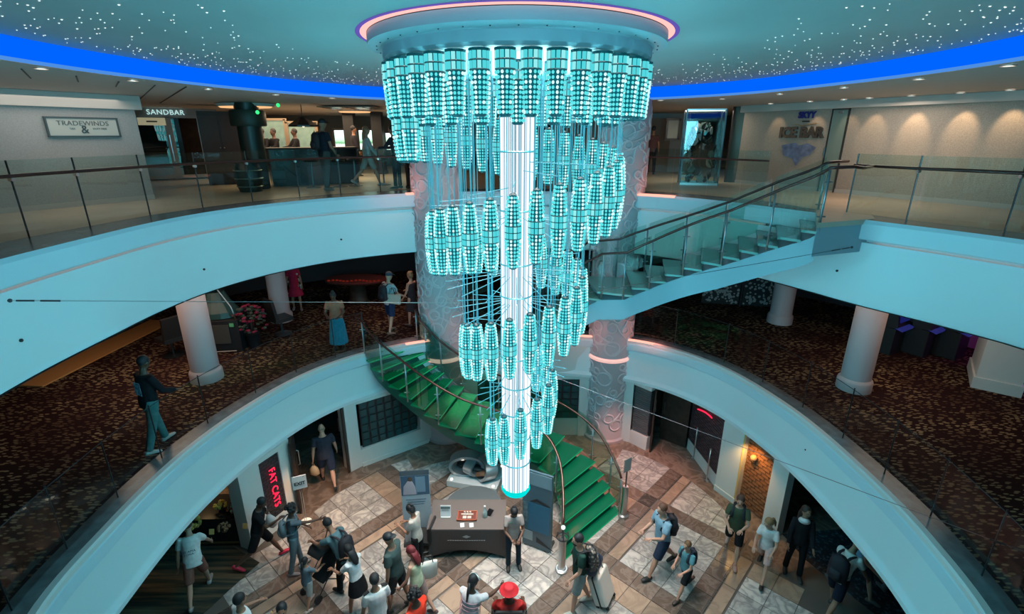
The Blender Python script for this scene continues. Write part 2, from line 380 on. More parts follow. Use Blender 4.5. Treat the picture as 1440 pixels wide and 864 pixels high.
# small dark sprinkler buttons on the fascia: bolt caps
bolt = MB(); bolt.lathe([(0.022, -0.01), (0.022, 0.012), (0.012, 0.02)], n=10)
bolt_me = bolt.mesh('fascia_button', M_DARK)
BL = ['dark sprinkler button on the upper balcony front at the far left, below the wire', 'dark sprinkler button on the upper balcony front above the left casino column', 'dark sprinkler button on the upper balcony front nearest the left scroll column', 'dark sprinkler button on the upper right balcony front below the wire plate',
 'dark sprinkler button on the lower balcony front at the lower left', 'dark sprinkler button on the lower balcony front above the red neon panel', 'dark sprinkler button on the lower balcony front beside the green stairs', 'dark sprinkler button on the lower balcony front above the right entrance', 'dark sprinkler button on the lower balcony front above the lit brick niche', 'dark sprinkler button on the lower balcony front at the lower right corner']
for i, (px, py, tab, off, z) in enumerate([(30, 479, RIM8, .05, 0), (287, 379, RIM8, .05, 0), (480, 337, RIM8, .05, 0), (1177, 381, RIM8, .05, 0),
        (155, 817, RIM7, .1, 0), (338, 628, RIM7, .1, 0), (489, 541, RIM7, .1, 0), (988, 545, RIM7, .1, 0), (1133, 633, RIM7, .1, 0), (1314, 846, RIM7, .1, 0)]):
    r = ray(px, py); best = None
    for k in range(-1300, 1300):
        a = k/10; x, y = rp(tab, a, off); 
        if y <= 0.3: continue
        e = abs(x/y - r[0]/r[1])
        if best is None or e < best[0]: best = (e, a, x, y)
    a, x, y = best[1:]; t = y/r[1]
    o = inst(bolt_me, 'sprinkler_button', None, (x, y, HC+r[2]*t), label=BL[i], category='sprinkler', group='sprinkler buttons on the balcony fronts')
    o.rotation_euler = (PI/2, 0, R_(-a))
# ceiling: dome, blue cove, soffit
P = []
for i in range(121):
    a = -180+3*i; x, y = rp(COVE, a, 0.10); P.append([(CX+0.06, CY0, 9.60), (x, y, 9.60)])
b = MB(); b.grid(P); b.build('ceiling', M_DOME, None, **S)
M_BLUE = glow('blue_cove_light', (0.0, 0.13, 1.0), 1.0, True); M_BLUE2 = glow('pale_blue_cove_light', (0.10, 0.36, 1.0), 0.75)
ring_obj('trim_17', COVE, [(0.10, 9.60), (0.12, 9.50), (0.06, 9.36)], M_BLUE, step=5, smooth=True, **S)
ring_obj('trim_18', COVE, [(0.06, 9.36), (0.02, 9.31)], M_BLUE2, step=5, **S)
outer(COVE, 0.02, 9.305).build('ceiling_soffit', M_SOFFIT, None, **S)
# star points in the dome: far too many to count
b = MB(); rs = random.Random(3)
for i in range(900):
    a = rs.uniform(-125, 125); 
    rr = interp(COVE, a); r = rr*rs.uniform(0.33, 0.97)**0.6
    if rs.random() < 0.35: r = rr*rs.uniform(0.75, 0.97)
    x = CX+r*math.sin(R_(a)); y = CY0+r*math.cos(R_(a)); q = rs.uniform(0.007, 0.015)
    b.add([(x+q, y, 9.596), (x, y+q, 9.596), (x-q, y, 9.596), (x, y-q, 9.596), (x, y, 9.59)], [(0, 1, 4), (1, 2, 4), (2, 3, 4), (3, 0, 4)])
b.build('star_light', glow('star_light_points', (0.85, 1.0, 1.0), 1.6), None, kind='stuff', label='scattered tiny fibre optic star points in the round dome ceiling', category='star lights')
# enclosing outer walls of each deck
def arcwall(name, R, z0, z1, m, a0=-180, a1=180):
    b = MB(); n = 60; P = []
    for i in range(n+1):
        a = R_(a0+(a1-a0)*i/n); P.append([(CX+R*math.sin(a), CY0+R*math.cos(a), z0), (CX+R*math.sin(a), CY0+R*math.cos(a), z1)])
    b.grid(P); b.build(name, m, None, **S)
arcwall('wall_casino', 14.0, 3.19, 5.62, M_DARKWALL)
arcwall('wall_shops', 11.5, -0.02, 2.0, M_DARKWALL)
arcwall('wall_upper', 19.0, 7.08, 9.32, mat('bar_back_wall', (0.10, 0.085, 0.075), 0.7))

# ------------------------------------------------------------------ ground tiles
U = Vector((math.cos(R_(47)), math.sin(R_(47)))); V = Vector((U.y, -U.x))
M_T = {'w': marble('white_marble', (0.50, 0.47, 0.44), (0.27, 0.26, 0.255), 3.2, 0.13), 't': marble('tan_marble', (0.37, 0.27, 0.20), (0.29, 0.21, 0.16), 1.8, 0.10),
       'b': marble('brown_marble', (0.145, 0.105, 0.085), (0.21, 0.16, 0.135), 3.0, 0.08), 'd': marble('dark_marble', (0.06, 0.05, 0.045), (0.12, 0.10, 0.09), 3.0, 0.05)}
cells = []
PA, PB = 2.3, 2.1
for ia in range(-3, 8):
    for ib in range(-8, 4):
        a0 = 7.6+(ia-3)*PA; b0 = -4.0+ib*PB
        if b0 < -8.5: a0 += 0.9
        # panel 4 x 3
        for i in range(4):
            for j in range(3):
                k = 'w'
                if (i == 3 and (ia+ib) % 2 == 0): k = 't'
                cells.append((a0+i*0.475, a0+(i+1)*0.475, b0+j*0.48, b0+(j+1)*0.48, k))
        for j in range(3): cells.append((a0+1.9, a0+2.3, b0+j*0.48, b0+(j+1)*0.48, 'b'))
        for i in range(4):
            cells.append((a0+i*0.475, a0+(i+1)*0.475, b0+1.44, b0+1.78, 'b'))
            if i % 2 == 0: cells.append((a0+i*0.475, a0+(i+2)*0.475, b0+1.82, b0+2.07, 't'))
        cells.append((a0+1.9, a0+2.3, b0+1.44, b0+1.78, 'd')); cells.append((a0+1.9, a0+2.3, b0+1.82, b0+2.07, 'b'))
        cells.append((a0, a0+1.9, b0+1.785, b0+1.815, 'd'))
def tolocal(a, b_): return (U.x*a+V.x*b_, U.y*a+V.y*b_)
def infr(x, y, z=0.0):
    Z = z-HC; d = y*math.cos(PITCH)-Z*math.sin(PITCH); up = y*math.sin(PITCH)+Z*math.cos(PITCH)
    if d < 0.3: return False, 99
    px = 720+F_PX*x/d; py = 432-F_PX*up/d
    return (-20 < px < 1460 and -20 < py < 890), d
inside = []; restm = {k: MB() for k in M_T}
floor_root = bpy.data.objects['floor']
tile_cache = {}
for a0, a1, b0, b1, k in cells:
    am, bm = (a0+a1)/2, (b0+b1)/2; x, y = tolocal(am, bm)
    dx, dy = x-CX, y-CY0; ang = math.degrees(math.atan2(dx, dy)); r = math.hypot(dx, dy)
    lim = interp(RIM7, ang)-0.05
    if 33 < ang < 62: lim = 8.2
    if -62 < ang < -42: lim = 7.6
    if r > lim: continue
    vis, d = infr(x, y)
    inside.append((0 if (vis and y > 5.2) else 1, d, x, y, a1-a0, b1-b0, k))
inside.sort(key=lambda q: (q[0], q[1]))
rot_t = math.atan2(U.y, U.x)
nt = 0
for v, d, x, y, la, lb, k in inside:
    la -= 0.014; lb -= 0.014
    if v == 0 and nt < 300 and la > 0.2 and lb > 0.2:
        key = (round(la, 3), round(lb, 3), k)
        if key not in tile_cache:
            t = MB(); t.box((0, 0, -0.008), (la, lb, 0.016)); tile_cache[key] = t.mesh('tile', M_T[k])
        inst(tile_cache[key], 'tile', floor_root, (x, y, 0), rot_t); nt += 1
    else:
        restm[k].box((x, y, -0.009), (la, lb, 0.016), rot_t)
for k, mb in restm.items():
    if mb.v: mb.build('outer_tiles', M_T[k], floor_root, kind='stuff')
# brown marble border where the walls meet the floor
ring_obj('floor_border', RIM7, [(-0.95, 0.002), (0.9, 0.002)], marble('border_marble', (0.17, 0.12, 0.095), (0.28, 0.20, 0.16), 2.0, 0.09), -30, 30, **S)
ring_obj('floor_border_left', RIM7, [(-0.42, 0.002), (2.5, 0.002)], MATS['border_marble'], -66, -30, **S)
ring_obj('floor_border_right', RIM7, [(-0.35, 0.002), (2.8, 0.002)], MATS['border_marble'], 30, 78, **S)
# dark green streaked carpet strip, ground level left
m, N, L = newmat('streaked_green_carpet'); bb = N['Principled BSDF']; bb.inputs['Roughness'].default_value = 0.95
g = N.new('ShaderNodeNewGeometry'); mp = N.new('ShaderNodeMapping'); mp.inputs['Rotation'].default_value = (0, 0, R_(-60)); mp.inputs['Scale'].default_value = (0.6, 9, 1); L.new(g.outputs['Position'], mp.inputs['Vector'])
n = N.new('ShaderNodeTexNoise'); n.inputs['Scale'].default_value = 1.0; n.inputs['Detail'].default_value = 5; L.new(mp.outputs[0], n.inputs['Vector'])
r = N.new('ShaderNodeValToRGB'); r.color_ramp.elements[0].position = 0.45; r.color_ramp.elements[1].position = 0.7
r.color_ramp.elements[0].color = (0.012, 0.022, 0.018, 1); r.color_ramp.elements[1].color = (0.16, 0.10, 0.055, 1); L.new(n.outputs['Fac'], r.inputs[0]); L.new(r.outputs[0], bb.inputs['Base Color'])
b = MB(); q = [G(120, 880), G(268, 880), G(365, 792), G(365, 775)]
b.prism([q[0], q[1], q[2], (q[2][0]-1.8, q[2][1]+1.0), (-9.5, 9.0), (-9.5, 6.0)], 0.004, 0.012); b.build('floor_carpet_strip', m, None, **S)
m, N, L = newmat('blue_speckled_carpet'); bb = N['Principled BSDF']; bb.inputs['Roughness'].default_value = 0.95
n = N.new('ShaderNodeTexNoise'); n.inputs['Scale'].default_value = 14; g = N.new('ShaderNodeNewGeometry'); L.new(g.outputs['Position'], n.inputs['Vector'])
r = N.new('ShaderNodeValToRGB'); r.color_ramp.elements[0].position = 0.52; r.color_ramp.elements[1].position = 0.72
r.color_ramp.elements[0].color = (0.008, 0.012, 0.02, 1); r.color_ramp.elements[1].color = (0.05, 0.10, 0.14, 1); L.new(n.outputs['Fac'], r.inputs[0]); L.new(r.outputs[0], bb.inputs['Base Color'])
b = MB(); b.prism([G(1100, 752), G(1135, 790), G(1250, 880), (9.5, 5.0), (10.5, 9.5)], 0.004, 0.012); b.build('floor_carpet_right', m, None, **S)

# ------------------------------------------------------------------ ground-floor wall pieces
def gp(px, py): return G(px, py, 0)
ZT = 1.97
def seg(name, p0, p1, z0=0, z1=ZT, th=0.18, m=None, **k):
    b = MB(); b.wall(p0, p1, z0, z1, th); return b.build(name, m or M_WHITE, k.get('parent'), **S)
# left to right, each on the fascia line
LPIL = (-5.66, 8.45); L2 = (-5.42, 8.85); L3 = (-5.18, 9.4); L4 = (-5.08, 9.6); L5 = (-4.28, 11.25); L6 = (-4.05, 11.5); L7 = (-2.45, 12.65)
seg('wall_left_pilaster', (-5.58, 8.55), (-5.40, 9.03), th=0.35)
seg('wall_left_pilaster_inner', (-5.19, 9.50), (-5.08, 9.82), th=0.35)
seg('wall_left_sign_sill', (-5.40, 9.03), (-5.19, 9.50), 0, 0.32, 0.25)
seg('wall_left_sign_head', (-5.40, 9.03), (-5.19, 9.50), 1.86, ZT, 0.25)
seg('wall_left_window_pier', L5, L6, th=0.35)
seg('wall_left_sill', L6, L7, 0, 0.5, 0.2); seg('wall_left_head', L6, L7, 1.88, ZT, 0.2)
seg('wall_left_window_end', (-2.62, 12.53), (-2.3, 12.75), th=0.25)
seg('baseboard_left', (-4.02, 11.46), (-2.42, 12.6), 0, 0.12, 0.03)
# back wall between the columns
seg('wall_back_sill', (-1.6, 13.0), (2.3, 13.0), 0, 0.55, 0.2); seg('wall_back_head', (-1.6, 13.0), (2.3, 13.0), 1.85, 3.1, 0.2)
seg('wall_back_pier', (1.95, 12.95), (2.4, 12.95), 0, ZT, 0.2); seg('wall_back_pier_left', (-1.6, 12.95), (-1.0, 12.95), 0, ZT, 0.2)
# right
RA = (3.3, 12.95); RB = (3.42, 12.62); RC = (3.72, 12.35); RD = (4.0, 12.05)
seg('wall_right_by_column', (3.1, 12.75), (3.42, 12.62), th=0.3); seg('wall_right_louver_sill', RB, (3.8, 12.2), 0, 0.42, 0.25); seg('wall_right_louver_head', RB, (3.8, 12.2), 1.88, ZT, 0.25)
# window with dark grid: window_1 (left), window_2 (back)
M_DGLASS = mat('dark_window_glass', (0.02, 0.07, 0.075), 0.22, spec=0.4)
def gridwindow(name, p0, p1, z0, z1, nx, nz):
    d = Vector((p1[0]-p0[0], p1[1]-p0[1])); Lw = d.length; d.normalize(); nn = Vector((-d.y, d.x))
    fr = MB(); fr.wall(p0, p1, z0, z1, 0.03, 0.09); root = fr.build(name, M_DARK, None, **S)
    pane = MB(); w_ = Lw/nx-0.06; h_ = (z1-z0)/nz-0.045; pane.box((0, 0, 0), (w_, 0.02, h_)); pm = pane.mesh('pane', M_DGLASS)
    for i in range(nx):
        for j in range(nz):
            c = Vector(p0[:2])+d*((i+0.5)*Lw/nx)+nn*0.075
            inst(pm, 'pane', root, (c.x, c.y, z0+(j+0.5)*(z1-z0)/nz), math.atan2(d.y, d.x))
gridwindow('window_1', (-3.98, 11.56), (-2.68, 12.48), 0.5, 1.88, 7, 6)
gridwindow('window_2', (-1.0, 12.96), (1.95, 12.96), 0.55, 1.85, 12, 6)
# bricks helper: rows of brick parts on a wall
def brickwall(name, p0, p1, z0, z1, mb_, mm, bl=0.2, bh=0.068, off=0.0, prefix='structure', backoff=0.03):
    d = Vector((p1[0]-p0[0], p1[1]-p0[1])); Lw = d.length; d.normalize(); nn = Vector((-d.y, d.x))
    bk = MB(); bk.wall(p0, p1, z0, z1, 0.06, backoff); root = bk.build(name, mm, None, **S)
    one = MB(); one.box((0, 0, 0), (bl-0.018, 0.05, bh-0.02)); me = one.mesh('brick', mb_)
    half = MB(); half.box((0, 0, 0), (bl/2-0.018, 0.05, bh-0.02)); mh = half.mesh('brick_half', mb_)
    rz = math.atan2(d.y, d.x); nr = int((z1-z0)/bh); n = 0
    for j in range(nr):
        s = 0.0; first = (j % 2 == 1)
        while s < Lw-0.04:
            ln = bl/2 if (first or s+bl > Lw+0.01) else bl; first = False
            c = Vector(p0[:2])+d*(s+ln/2)+nn*(0.005+random.uniform(-0.004, 0.004)+off)
            if n < 300: inst(me if ln == bl else mh, 'brick', root, (c.x, c.y, z0+(j+0.5)*bh), rz); n += 1
            s += ln
    return root
M_BRICK = mat('brown_brick', (0.22, 0.085, 0.035), 0.7, noise=0.3, scale=5); M_MORT = mat('brick_mortar', (0.05, 0.035, 0.03), 0.9)
M_BRICK2 = mat('black_brick', (0.035, 0.03, 0.035), 0.5, noise=0.3, scale=5)
brickwall('wall_left_brick_panel', (-5.40, 9.03), (-5.19, 9.50), 0.32, 1.86, M_BRICK2, M_DARK, 0.13, 0.07, 0.04)
# right recessed entrance: side wall of dark brick with white sill, doors, lit brick niche, pilasters
E0 = (4.72, 12.6); E1 = (5.12, 10.55)
brickwall('wall_entrance_brick', (5.02, 12.3), (5.2, 10.55), 0.35, 1.95, mat('plum_brick', (0.075, 0.04, 0.045), 0.6, noise=0.3), M_DARK, 0.2, 0.07)
seg('wall_entrance_sill', (5.0, 12.3), (5.18, 10.55), 0, 0.35, 0.1)
seg('wall_right_pilaster', (5.14, 10.6), (5.42, 10.05), th=0.3)
brickwall('wall_right_niche', (5.52, 10.25), (5.86, 9.42), 0.02, 1.95, M_BRICK, M_MORT, 0.20, 0.088)
seg('wall_right_niche_side', (5.42, 10.05), (5.6, 10.3), th=0.03, m=mat('ochre_paint', (0.62, 0.42, 0.12), 0.5))
seg('wall_right_niche_end', (5.78, 9.3), (5.9, 9.45), th=0.03, m=MATS['ochre_paint'])
seg('wall_right_pilaster_outer', (5.74, 9.33), (5.90, 8.98), th=0.22)
seg('wall_entrance_back', (3.6, 14.6), (5.6, 14.6), 0, ZT, 0.1, m=mat('brown_interior', (0.12, 0.06, 0.035), 0.6))
seg('baseboard_right', (5.13, 10.57), (5.41, 10.03), 0, 0.14, -0.03)
# column bodies
def big_column(x, y, label, seed):
    t = thing('round_column', label, 'column', (x, y, 0), 0, None)
    b = MB(); b.lathe([(0.66, 0), (0.66, 0.08), (0.61, 0.12), (0.60, 0.14), (0.60, 2.52), (0.62, 2.56)], n=48); b.build('column_base', M_COLUMN, t, auto=30)
    b = MB(); b.lathe([(0.60, 2.56), (0.635, 2.58), (0.64, 2.64), (0.60, 2.68)], n=48); b.build('led_band', mat('rose_lit_band', (0.75, 0.5, 0.45), 0.4, emit=0.75, ecol=(1, 0.5, 0.42)), t, auto=30)
    b = MB(); b.lathe([(0.60, 2.66), (0.60, 9.30)], n=48); b.build('shaft', M_COLUMN, t, auto=30)
    rs = random.Random(seed); s = MB(); placed = []
    def on(u, z, rr=0.608): a = u/0.6; return (rr*math.sin(a), -rr*math.cos(a), z)
    tries = 0
    while tries < 1500:
        tries += 1
        u = rs.uniform(-1.25, 1.25); z = rs.uniform(0.5, 9.1); r = rs.choice([0.10, 0.15, 0.19, 0.22])
        if abs(z-2.62) < r+0.1: continue
        if any(math.hypot(u-a, z-c) < (r+q)*0.92 for a, c, q in placed): continue
        placed.append((u, z, r)); st = rs.uniform(0, 2*PI); sg = rs.choice([-1, 1]); pts = []
        for i in range(34):
            f = i/33; ang = st+sg*f*2*PI*1.15; q = r*(1-0.22*f) 
            pts.append(on(u+q*math.cos(ang), z+q*math.sin(ang)))
        # tail sweeping away from the curl
        tail = []; dirx = -math.sin(st)*sg; dirz = math.cos(st)*sg; ex, ez = u+r*math.cos(st), z+r*math.sin(st)
        for i in range(9, 0, -1):
            f = i/9*0.42; tail.append(on(ex-dirx*f+math.cos(st)*f*f*0.9, max(0.3, min(9.2, ez-dirz*f+math.sin(st)*f*f*0.9))))
        s.tube(tail+pts, [0.010+0.016*min(1, j/6) for j in range(len(tail)+len(pts))], 5)
    s.build('scroll_relief', M_RELIEF, t, smooth=True, kind='stuff')
    return t
big_column(-1.95, 13.15, 'wide pale round column with raised scroll relief, left of the chandelier', 11)
big_column(2.78, 13.15, 'wide pale round column with raised scroll relief, right of the chandelier by the glass stairs', 5)
def column7(x, y, r, label):
    t = thing('round_column', label, 'column', (x, y, 3.2))
    b = MB(); b.lathe([(r, 0.28), (r, 2.4)], n=32); b.build('shaft', M_COLUMN, t, auto=30)
    b = MB(); b.lathe([(r+0.05, 0), (r+0.05, 0.2), (r+0.035, 0.24), (r, 0.28)], n=32); b.build('column_base', M_COLUMN, t, auto=30)
column7(-7.0, 10.4, 0.29, 'pale plain round column on the left casino carpet nearest the railing')
column7(-6.95, 14.25, 0.27, 'pale round column behind the arcade machine, partly in shadow')
column7(7.55, 9.95, 0.29, 'pale plain round column on the right casino carpet with moulded foot')
column7(8.0, 14.1, 0.30, 'far pale round column beside the black and white lattice screen')
t = thing('square_pillar', 'broad square white pillar with skirting at the far right of the casino', 'pillar', (10.9, 10.25, 3.2), R_(-38))
b = MB(); b.box((0, 0, 1.33), (0.75, 1.25, 2.14)); b.build('shaft', M_WHITE, t); b = MB(); b.box((0, 0, 0.13), (0.82, 1.32, 0.26)); b.build('skirting', M_WHITE, t)

# ------------------------------------------------------------------ deck 8 walls
TW0 = (-12.5, 4.5); TW1 = (-8.26, 11.8)
b = MB(); b.prism([TW0, TW1, (-9.0, 12.25), (-13.4, 5.2)], 7.1, 9.3); b.build('wall_left', M_WALLPAPER, None, **S)
b = MB(); b.wall(TW0, (TW1[0]+0.05, TW1[1]+0.09), 9.02, 9.3, 0.3, -0.12); b.build('trim_19', M_SOFFIT, None, **S)
b = MB(); b.wall(TW0, TW1, 7.1, 7.2, 0.03, -0.03); b.build('baseboard_left_upper', M_SOFFIT, None, **S)
RW0 = (6.85, 15.85); RW1 = (12.3, 5.5)
b = MB(); b.wall(RW0, RW1, 7.1, 9.3, 0.3, 0); b.build('wall_right', M_WALLPAPER2, None, **S)
b = MB(); b.wall(RW0, RW1, 9.12, 9.3, 0.2, -0.2); b.build('trim_20', M_SOFFIT, None, **S)
b = MB(); b.wall(RW0, RW1, 7.1, 7.2, 0.03, -0.02); b.build('baseboard_right_upper', M_SOFFIT, None, **S)
b = MB(); b.wall((1.6, 21.5), (7.0, 21.0), 7.1, 9.3, 0.2, 0); b.build('wall_back_upper', M_WALLPAPER, None, **S)
# joints in the soffit over the left promenade
b = MB()
for px, py, qx, qy in ((30, 97, 43, 110), (107, 107, 110, 115), (167, 115, 163, 122), (218, 120, 193, 143), (262, 122, 225, 145)):
    a = G(px, py, 9.3); c = G(qx, qy, 9.3); b.tube([(*a, 9.3), (*c, 9.3)], 0.012, 4)
b.build('trim_21', M_DARK, None, **S)

# ================================================================== chandelier
M_BEAD = glow('crystal_bead_lit', (0.12, 0.80, 0.84), 1.0); M_BEADH = glow('crystal_bead_glint', (0.66, 1.0, 1.0), 1.1)
M_BAR = glow('crystal_bar_lit', (0.09, 0.68, 0.74), 1.0); M_BARH = glow('crystal_bar_bright', (0.30, 0.86, 0.88), 1.0)
M_CAGE = mat('pendant_cage', (0.0, 0.02, 0.03), 0.5, 0.0, emit=0.08, ecol=(0.0, 0.5, 0.6))  # faint emission imitates bead light falling on the cage
M_SKIN = mat('pendant_gap_backing', (0.0, 0.02, 0.03), 0.6, emit=0.17, ecol=(0.0, 0.5, 0.6), spec=0.1)  # backing added to darken the bead gaps; its emission imitates light inside them
M_ROD = mat('cyan_glow_rod', (0.03, 0.10, 0.13), 0.5, 0.0, emit=0.42, ecol=(0.06, 0.60, 0.78))  # cyan emission imitates chandelier light caught on the metal rods
ch = thing('chandelier', 'giant spiral chandelier of lit turquoise crystal pendants round a tall white light tube', 'chandelier', (0.06, 6.8, 9.6))
ZB = 9.6
def octa(b, c, r):
    x, y, z = c; b.add([(x+r, y, z), (x-r, y, z), (x, y+r, z), (x, y-r, z), (x, y, z+r), (x, y, z-r)],
        [(0, 2, 4), (2, 1, 4), (1, 3, 4), (3, 0, 4), (2, 0, 5), (1, 2, 5), (3, 1, 5), (0, 3, 5)])
def beads(b, z0, z1, rf, n=12, pitch=0.041):
    k = int(abs(z1-z0)/pitch)
    for j in range(k):
        z = z0+(z1-z0)*(j+0.5)/k; r = rf(z)
        q = min(0.0175, PI*r/n*0.93)
        for i in range(n):
            a = 2*PI*i/n; b.use(M_BEADH if i % 4 == 0 or (i*7+j*3) % 11 == 0 else M_BEAD); b.ball((r*math.cos(a), r*math.sin(a), z), q, 6, 4)  # brighter bead columns imitate the inner light showing through
    b.use(M_SKIN); zz = [z0+(z1-z0)*j/4 for j in range(5)]; b.lathe([(rf(q_)*0.86, q_) for q_ in zz], n=12)
def ring(b, r, z, q, n=14, rr=None):
    b.tube([(r*math.cos(2*PI*i/n), r*math.sin(2*PI*i/n), z) for i in range(n)], q, 4, closed=True)
def bars(b, z0, z1, r, n=12):
    for i in range(n):
        a = 2*PI*i/n; b.use(M_BARH if i % 3 == 0 else M_BAR)
        b.box((r*math.cos(a), r*math.sin(a), (z0+z1)/2), (0.012, 2*PI*r/n*0.74, abs(z1-z0)*0.86), a)
    b.use(M_SKIN); b.lathe([(r*.9, z0), (r*.9, z1)], n=12); b.use(M_CAGE); ring(b, r, z0, 0.009); ring(b, r, z1, 0.009)
def lower_pendant():
    b = MB(); f = lambda z: 0.050+0.050*math.cos(min(1, abs(z)/0.44)*PI/2)**0.8
    beads(b, 0.40, 0.07, f); bars(b, 0.07, 0.0, 0.104); bars(b, 0.0, -0.07, 0.104); beads(b, -0.07, -0.41, f)
    b.use(M_CAGE); b.lathe([(0.02, 0.43), (0.055, 0.41)], n=10); b.lathe([(0.06, -0.41), (0.03, -0.43)], n=10)
    b.v = [(x*.86, y*.86, z) for x, y, z in b.v]
    return b.mesh('pendant')
def top_pendant():
    b = MB(); f = lambda z: 0.066+0.034*((z+0.34)/0.48)
    b.use(M_CAGE); b.lathe([(0.118, 0.335), (0.118, 0.35), (0.02, 0.36)], n=12)
    bars(b, 0.33, 0.25, 0.108); bars(b, 0.245, 0.165, 0.106); beads(b, 0.16, -0.24, f)
    b.use(M_CAGE); b.lathe([(0.075, -0.24), (0.05, -0.26)], n=10)
    b.v = [(x*.90, y*.90, z) for x, y, z in b.v]
    return b.mesh('pendant')
ME_LOW = lower_pendant(); ME_TOP = top_pendant()
def rodmesh(L_, two=0.03):
    b = MB(); b.tube([(-two, 0, 0), (-two, 0, L_)], 0.0052, 5); b.tube([(two, 0, 0), (two, 0, L_)], 0.0052, 5); return b.mesh('suspension_rod', M_ROD)
def pend(me, a, r, z, half, strut=True):
    x, y = r*math.sin(a), -r*math.cos(a); p = inst(me, 'pendant', ch, (x, y, z-ZB), a+0.3)
    top = 9.30-(z+half)
    if top > 0.04:
        inst(rodmesh(top), 'suspension_rod', p, (0, 0, half))
        if strut and r > 0.35:
            b = MB(); h = half+0.06
            # local frame is turned by a+0.3: spoke towards the tube
            d = Vector((-math.sin(a), math.cos(a), 0)); d.rotate(Matrix.Rotation(-(a+0.3), 3, 'Z')); Lr = r-0.23
            b.tube([(0, 0, h), d*Lr+Vector((0, 0, h))], 0.0055, 4)
            b.build('strut', M_ROD, p)
# a = 0 faces the visitor; a grows to the right
for i in range(38):
    a = 2*PI*(i+0.5)/38; pend(ME_TOP, a, 1.52, 8.93, 0.36, False)
for i in range(20):
    a = 2*PI*i/20; pend(ME_TOP, a, 1.22, 8.86, 0.36, False)
tau = -0.60; npend = 0
while tau < 2.56:
    r = 1.32-0.39*tau if tau > 0 else 1.32+0.16*min(1, -tau*1.6)
    z = 7.88-1.58*tau
    if z > 8.55: z = 8.55+(z-8.55)*0.3
    # tau = 0 right, .25 front, .5 left, .75 back
    a = PI/2-2*PI*tau
    pend(ME_LOW, a, max(0.40, r), z, 0.43, npend % 2 == 0 and tau > 0.1); npend += 1
    tau += 0.262/(2*PI*max(0.40, r))
# light tube
b = MB()
M_TUBEW = glow('white_led_tube', (0.92, 0.95, 1.0), 1.3, True); M_TUBEI = glow('tube_inner_glow', (0.42, 0.60, 0.72), 0.8)
b.lathe([(0.165, -6.48), (0.165, -0.2)], n=24); b.build('tube_core', M_TUBEI, ch)
lt = MB(); lt.tube([(0, 0, -6.48), (0, 0, -0.3)], 0.017, 6); ltm = lt.mesh('light_rod', M_TUBEW)
lt2 = MB(); lt2.tube([(0, 0, -6.48), (0, 0, -0.3)], 0.011, 6); ltm2 = lt2.mesh('light_rod', glow('pale_led_tube', (0.70, 0.85, 0.95), 1.0))
for i in range(32):
    a = 2*PI*i/32; inst(ltm if i % 2 == 0 else ltm2, 'light_rod', ch, (0.205*math.cos(a), 0.205*math.sin(a), 0))
M_BAND = mat('tube_band', (0.10, 0.35, 0.40), 0.3, 0.7, emit=0.15, ecol=(0.05, 0.6, 0.7))
for z in (8.72, 8.30, 7.55, 6.82, 6.36, 5.90, 5.42, 4.95, 4.5, 4.05, 3.6):
    b = MB(); ring(b, 0.222, 0, 0.012, 28); b.build('tube_band', M_BAND, ch, loc=(0, 0, z-ZB))
b = MB(); b.lathe([(0.225, 0.09), (0.235, 0.03), (0.20, -0.03), (0.12, -0.085), (0.0, -0.10)], n=28, caps=False); b.build('end_bowl', glow('turquoise_bowl', (0.0, 0.75, 0.72), 1.0), ch, loc=(0, 0, 3.04-ZB))
# horizontal spoke rings in the open lattice
for z, r in ((6.55, 1.0), (6.15, 0.95), (7.35, 1.15), (5.2, 0.75), (4.75, 0.6)):
    b = MB()
    for i in range(16):
        a = 2*PI*i/16; b.tube([(0.22*math.cos(a), 0.22*math.sin(a), 0.12), (r*math.cos(a), r*math.sin(a), 0)], 0.006, 4)
    b.build('spoke_ring', M_ROD, ch, loc=(0, 0, z-ZB))
# canopy
b = MB(); b.lathe([(1.76, -0.02), (1.76, -0.13), (1.70, -0.15), (1.62, -0.155), (1.60, -0.17), (1.60, -0.27), (1.56, -0.30), (0.0, -0.30)], n=96, caps=False)
b.build('canopy', mat('canopy_paint', (0.35, 0.48, 0.52), 0.4), ch, auto=25)
b = MB(); b.lathe([(1.76, -0.012), (1.83, -0.004)], n=96, caps=False); b.build('halo_light', glow('rose_halo', (1.0, 0.46, 0.42), 1.35), ch)
b = MB(); b.lathe([(1.83, -0.006), (1.88, -0.003)], n=96, caps=False); b.build('halo_edge', glow('violet_halo', (0.22, 0.16, 0.75), 0.6), ch)
b = MB()
for i in range(40):
    a = 2*PI*i/40; b.lathe([(0.008, 0), (0.008, -0.01)], (1.66*math.cos(a), 1.66*math.sin(a), -0.15), 6)
b.build('screw_caps', M_DARK, ch, kind='stuff')
# steadying wires, each a thing with turnbuckle and wall plate
def wire(p0, p1, label, col):
    t = thing('steadying_wire', label, 'wire', p0, 0, None); d = Vector(p1)-Vector(p0); n = d.normalized()
    b = MB(); b.tube([(0, 0, 0), d], 0.0042, 5); b.build('cable', col, t)
    b = MB(); b.tube([n*0.05, n*0.20], 0.010, 6); b.tube([n*0.25, n*0.42], 0.010, 6); b.tube([n*.20, n*.25], .004, 5); b.build('turnbuckle', M_DSTEEL, t)
    b = MB(); b.ball((0, 0, 0), 0.022, 8, 5); b.build('wall_plate', M_DSTEEL, t)
wa = AY(14, 423, 5.05); wire((wa[0], wa[1], wa[2]), (-0.75, 6.9, 6.2), 'long thin steel wire from the left balcony front across to the chandelier', M_STEEL)
wb = AY(1198, 348, 8.4); wire(wb, (0.98, 7.0, 6.3), 'thin steel wire from the right balcony front crossing under the glass stairs', M_DSTEEL)
wc = AY(579, 298, 13.0); wire(wc, (-0.7, 7.2, 6.3), 'short thin wire from the balcony front by the left column', M_DSTEEL)
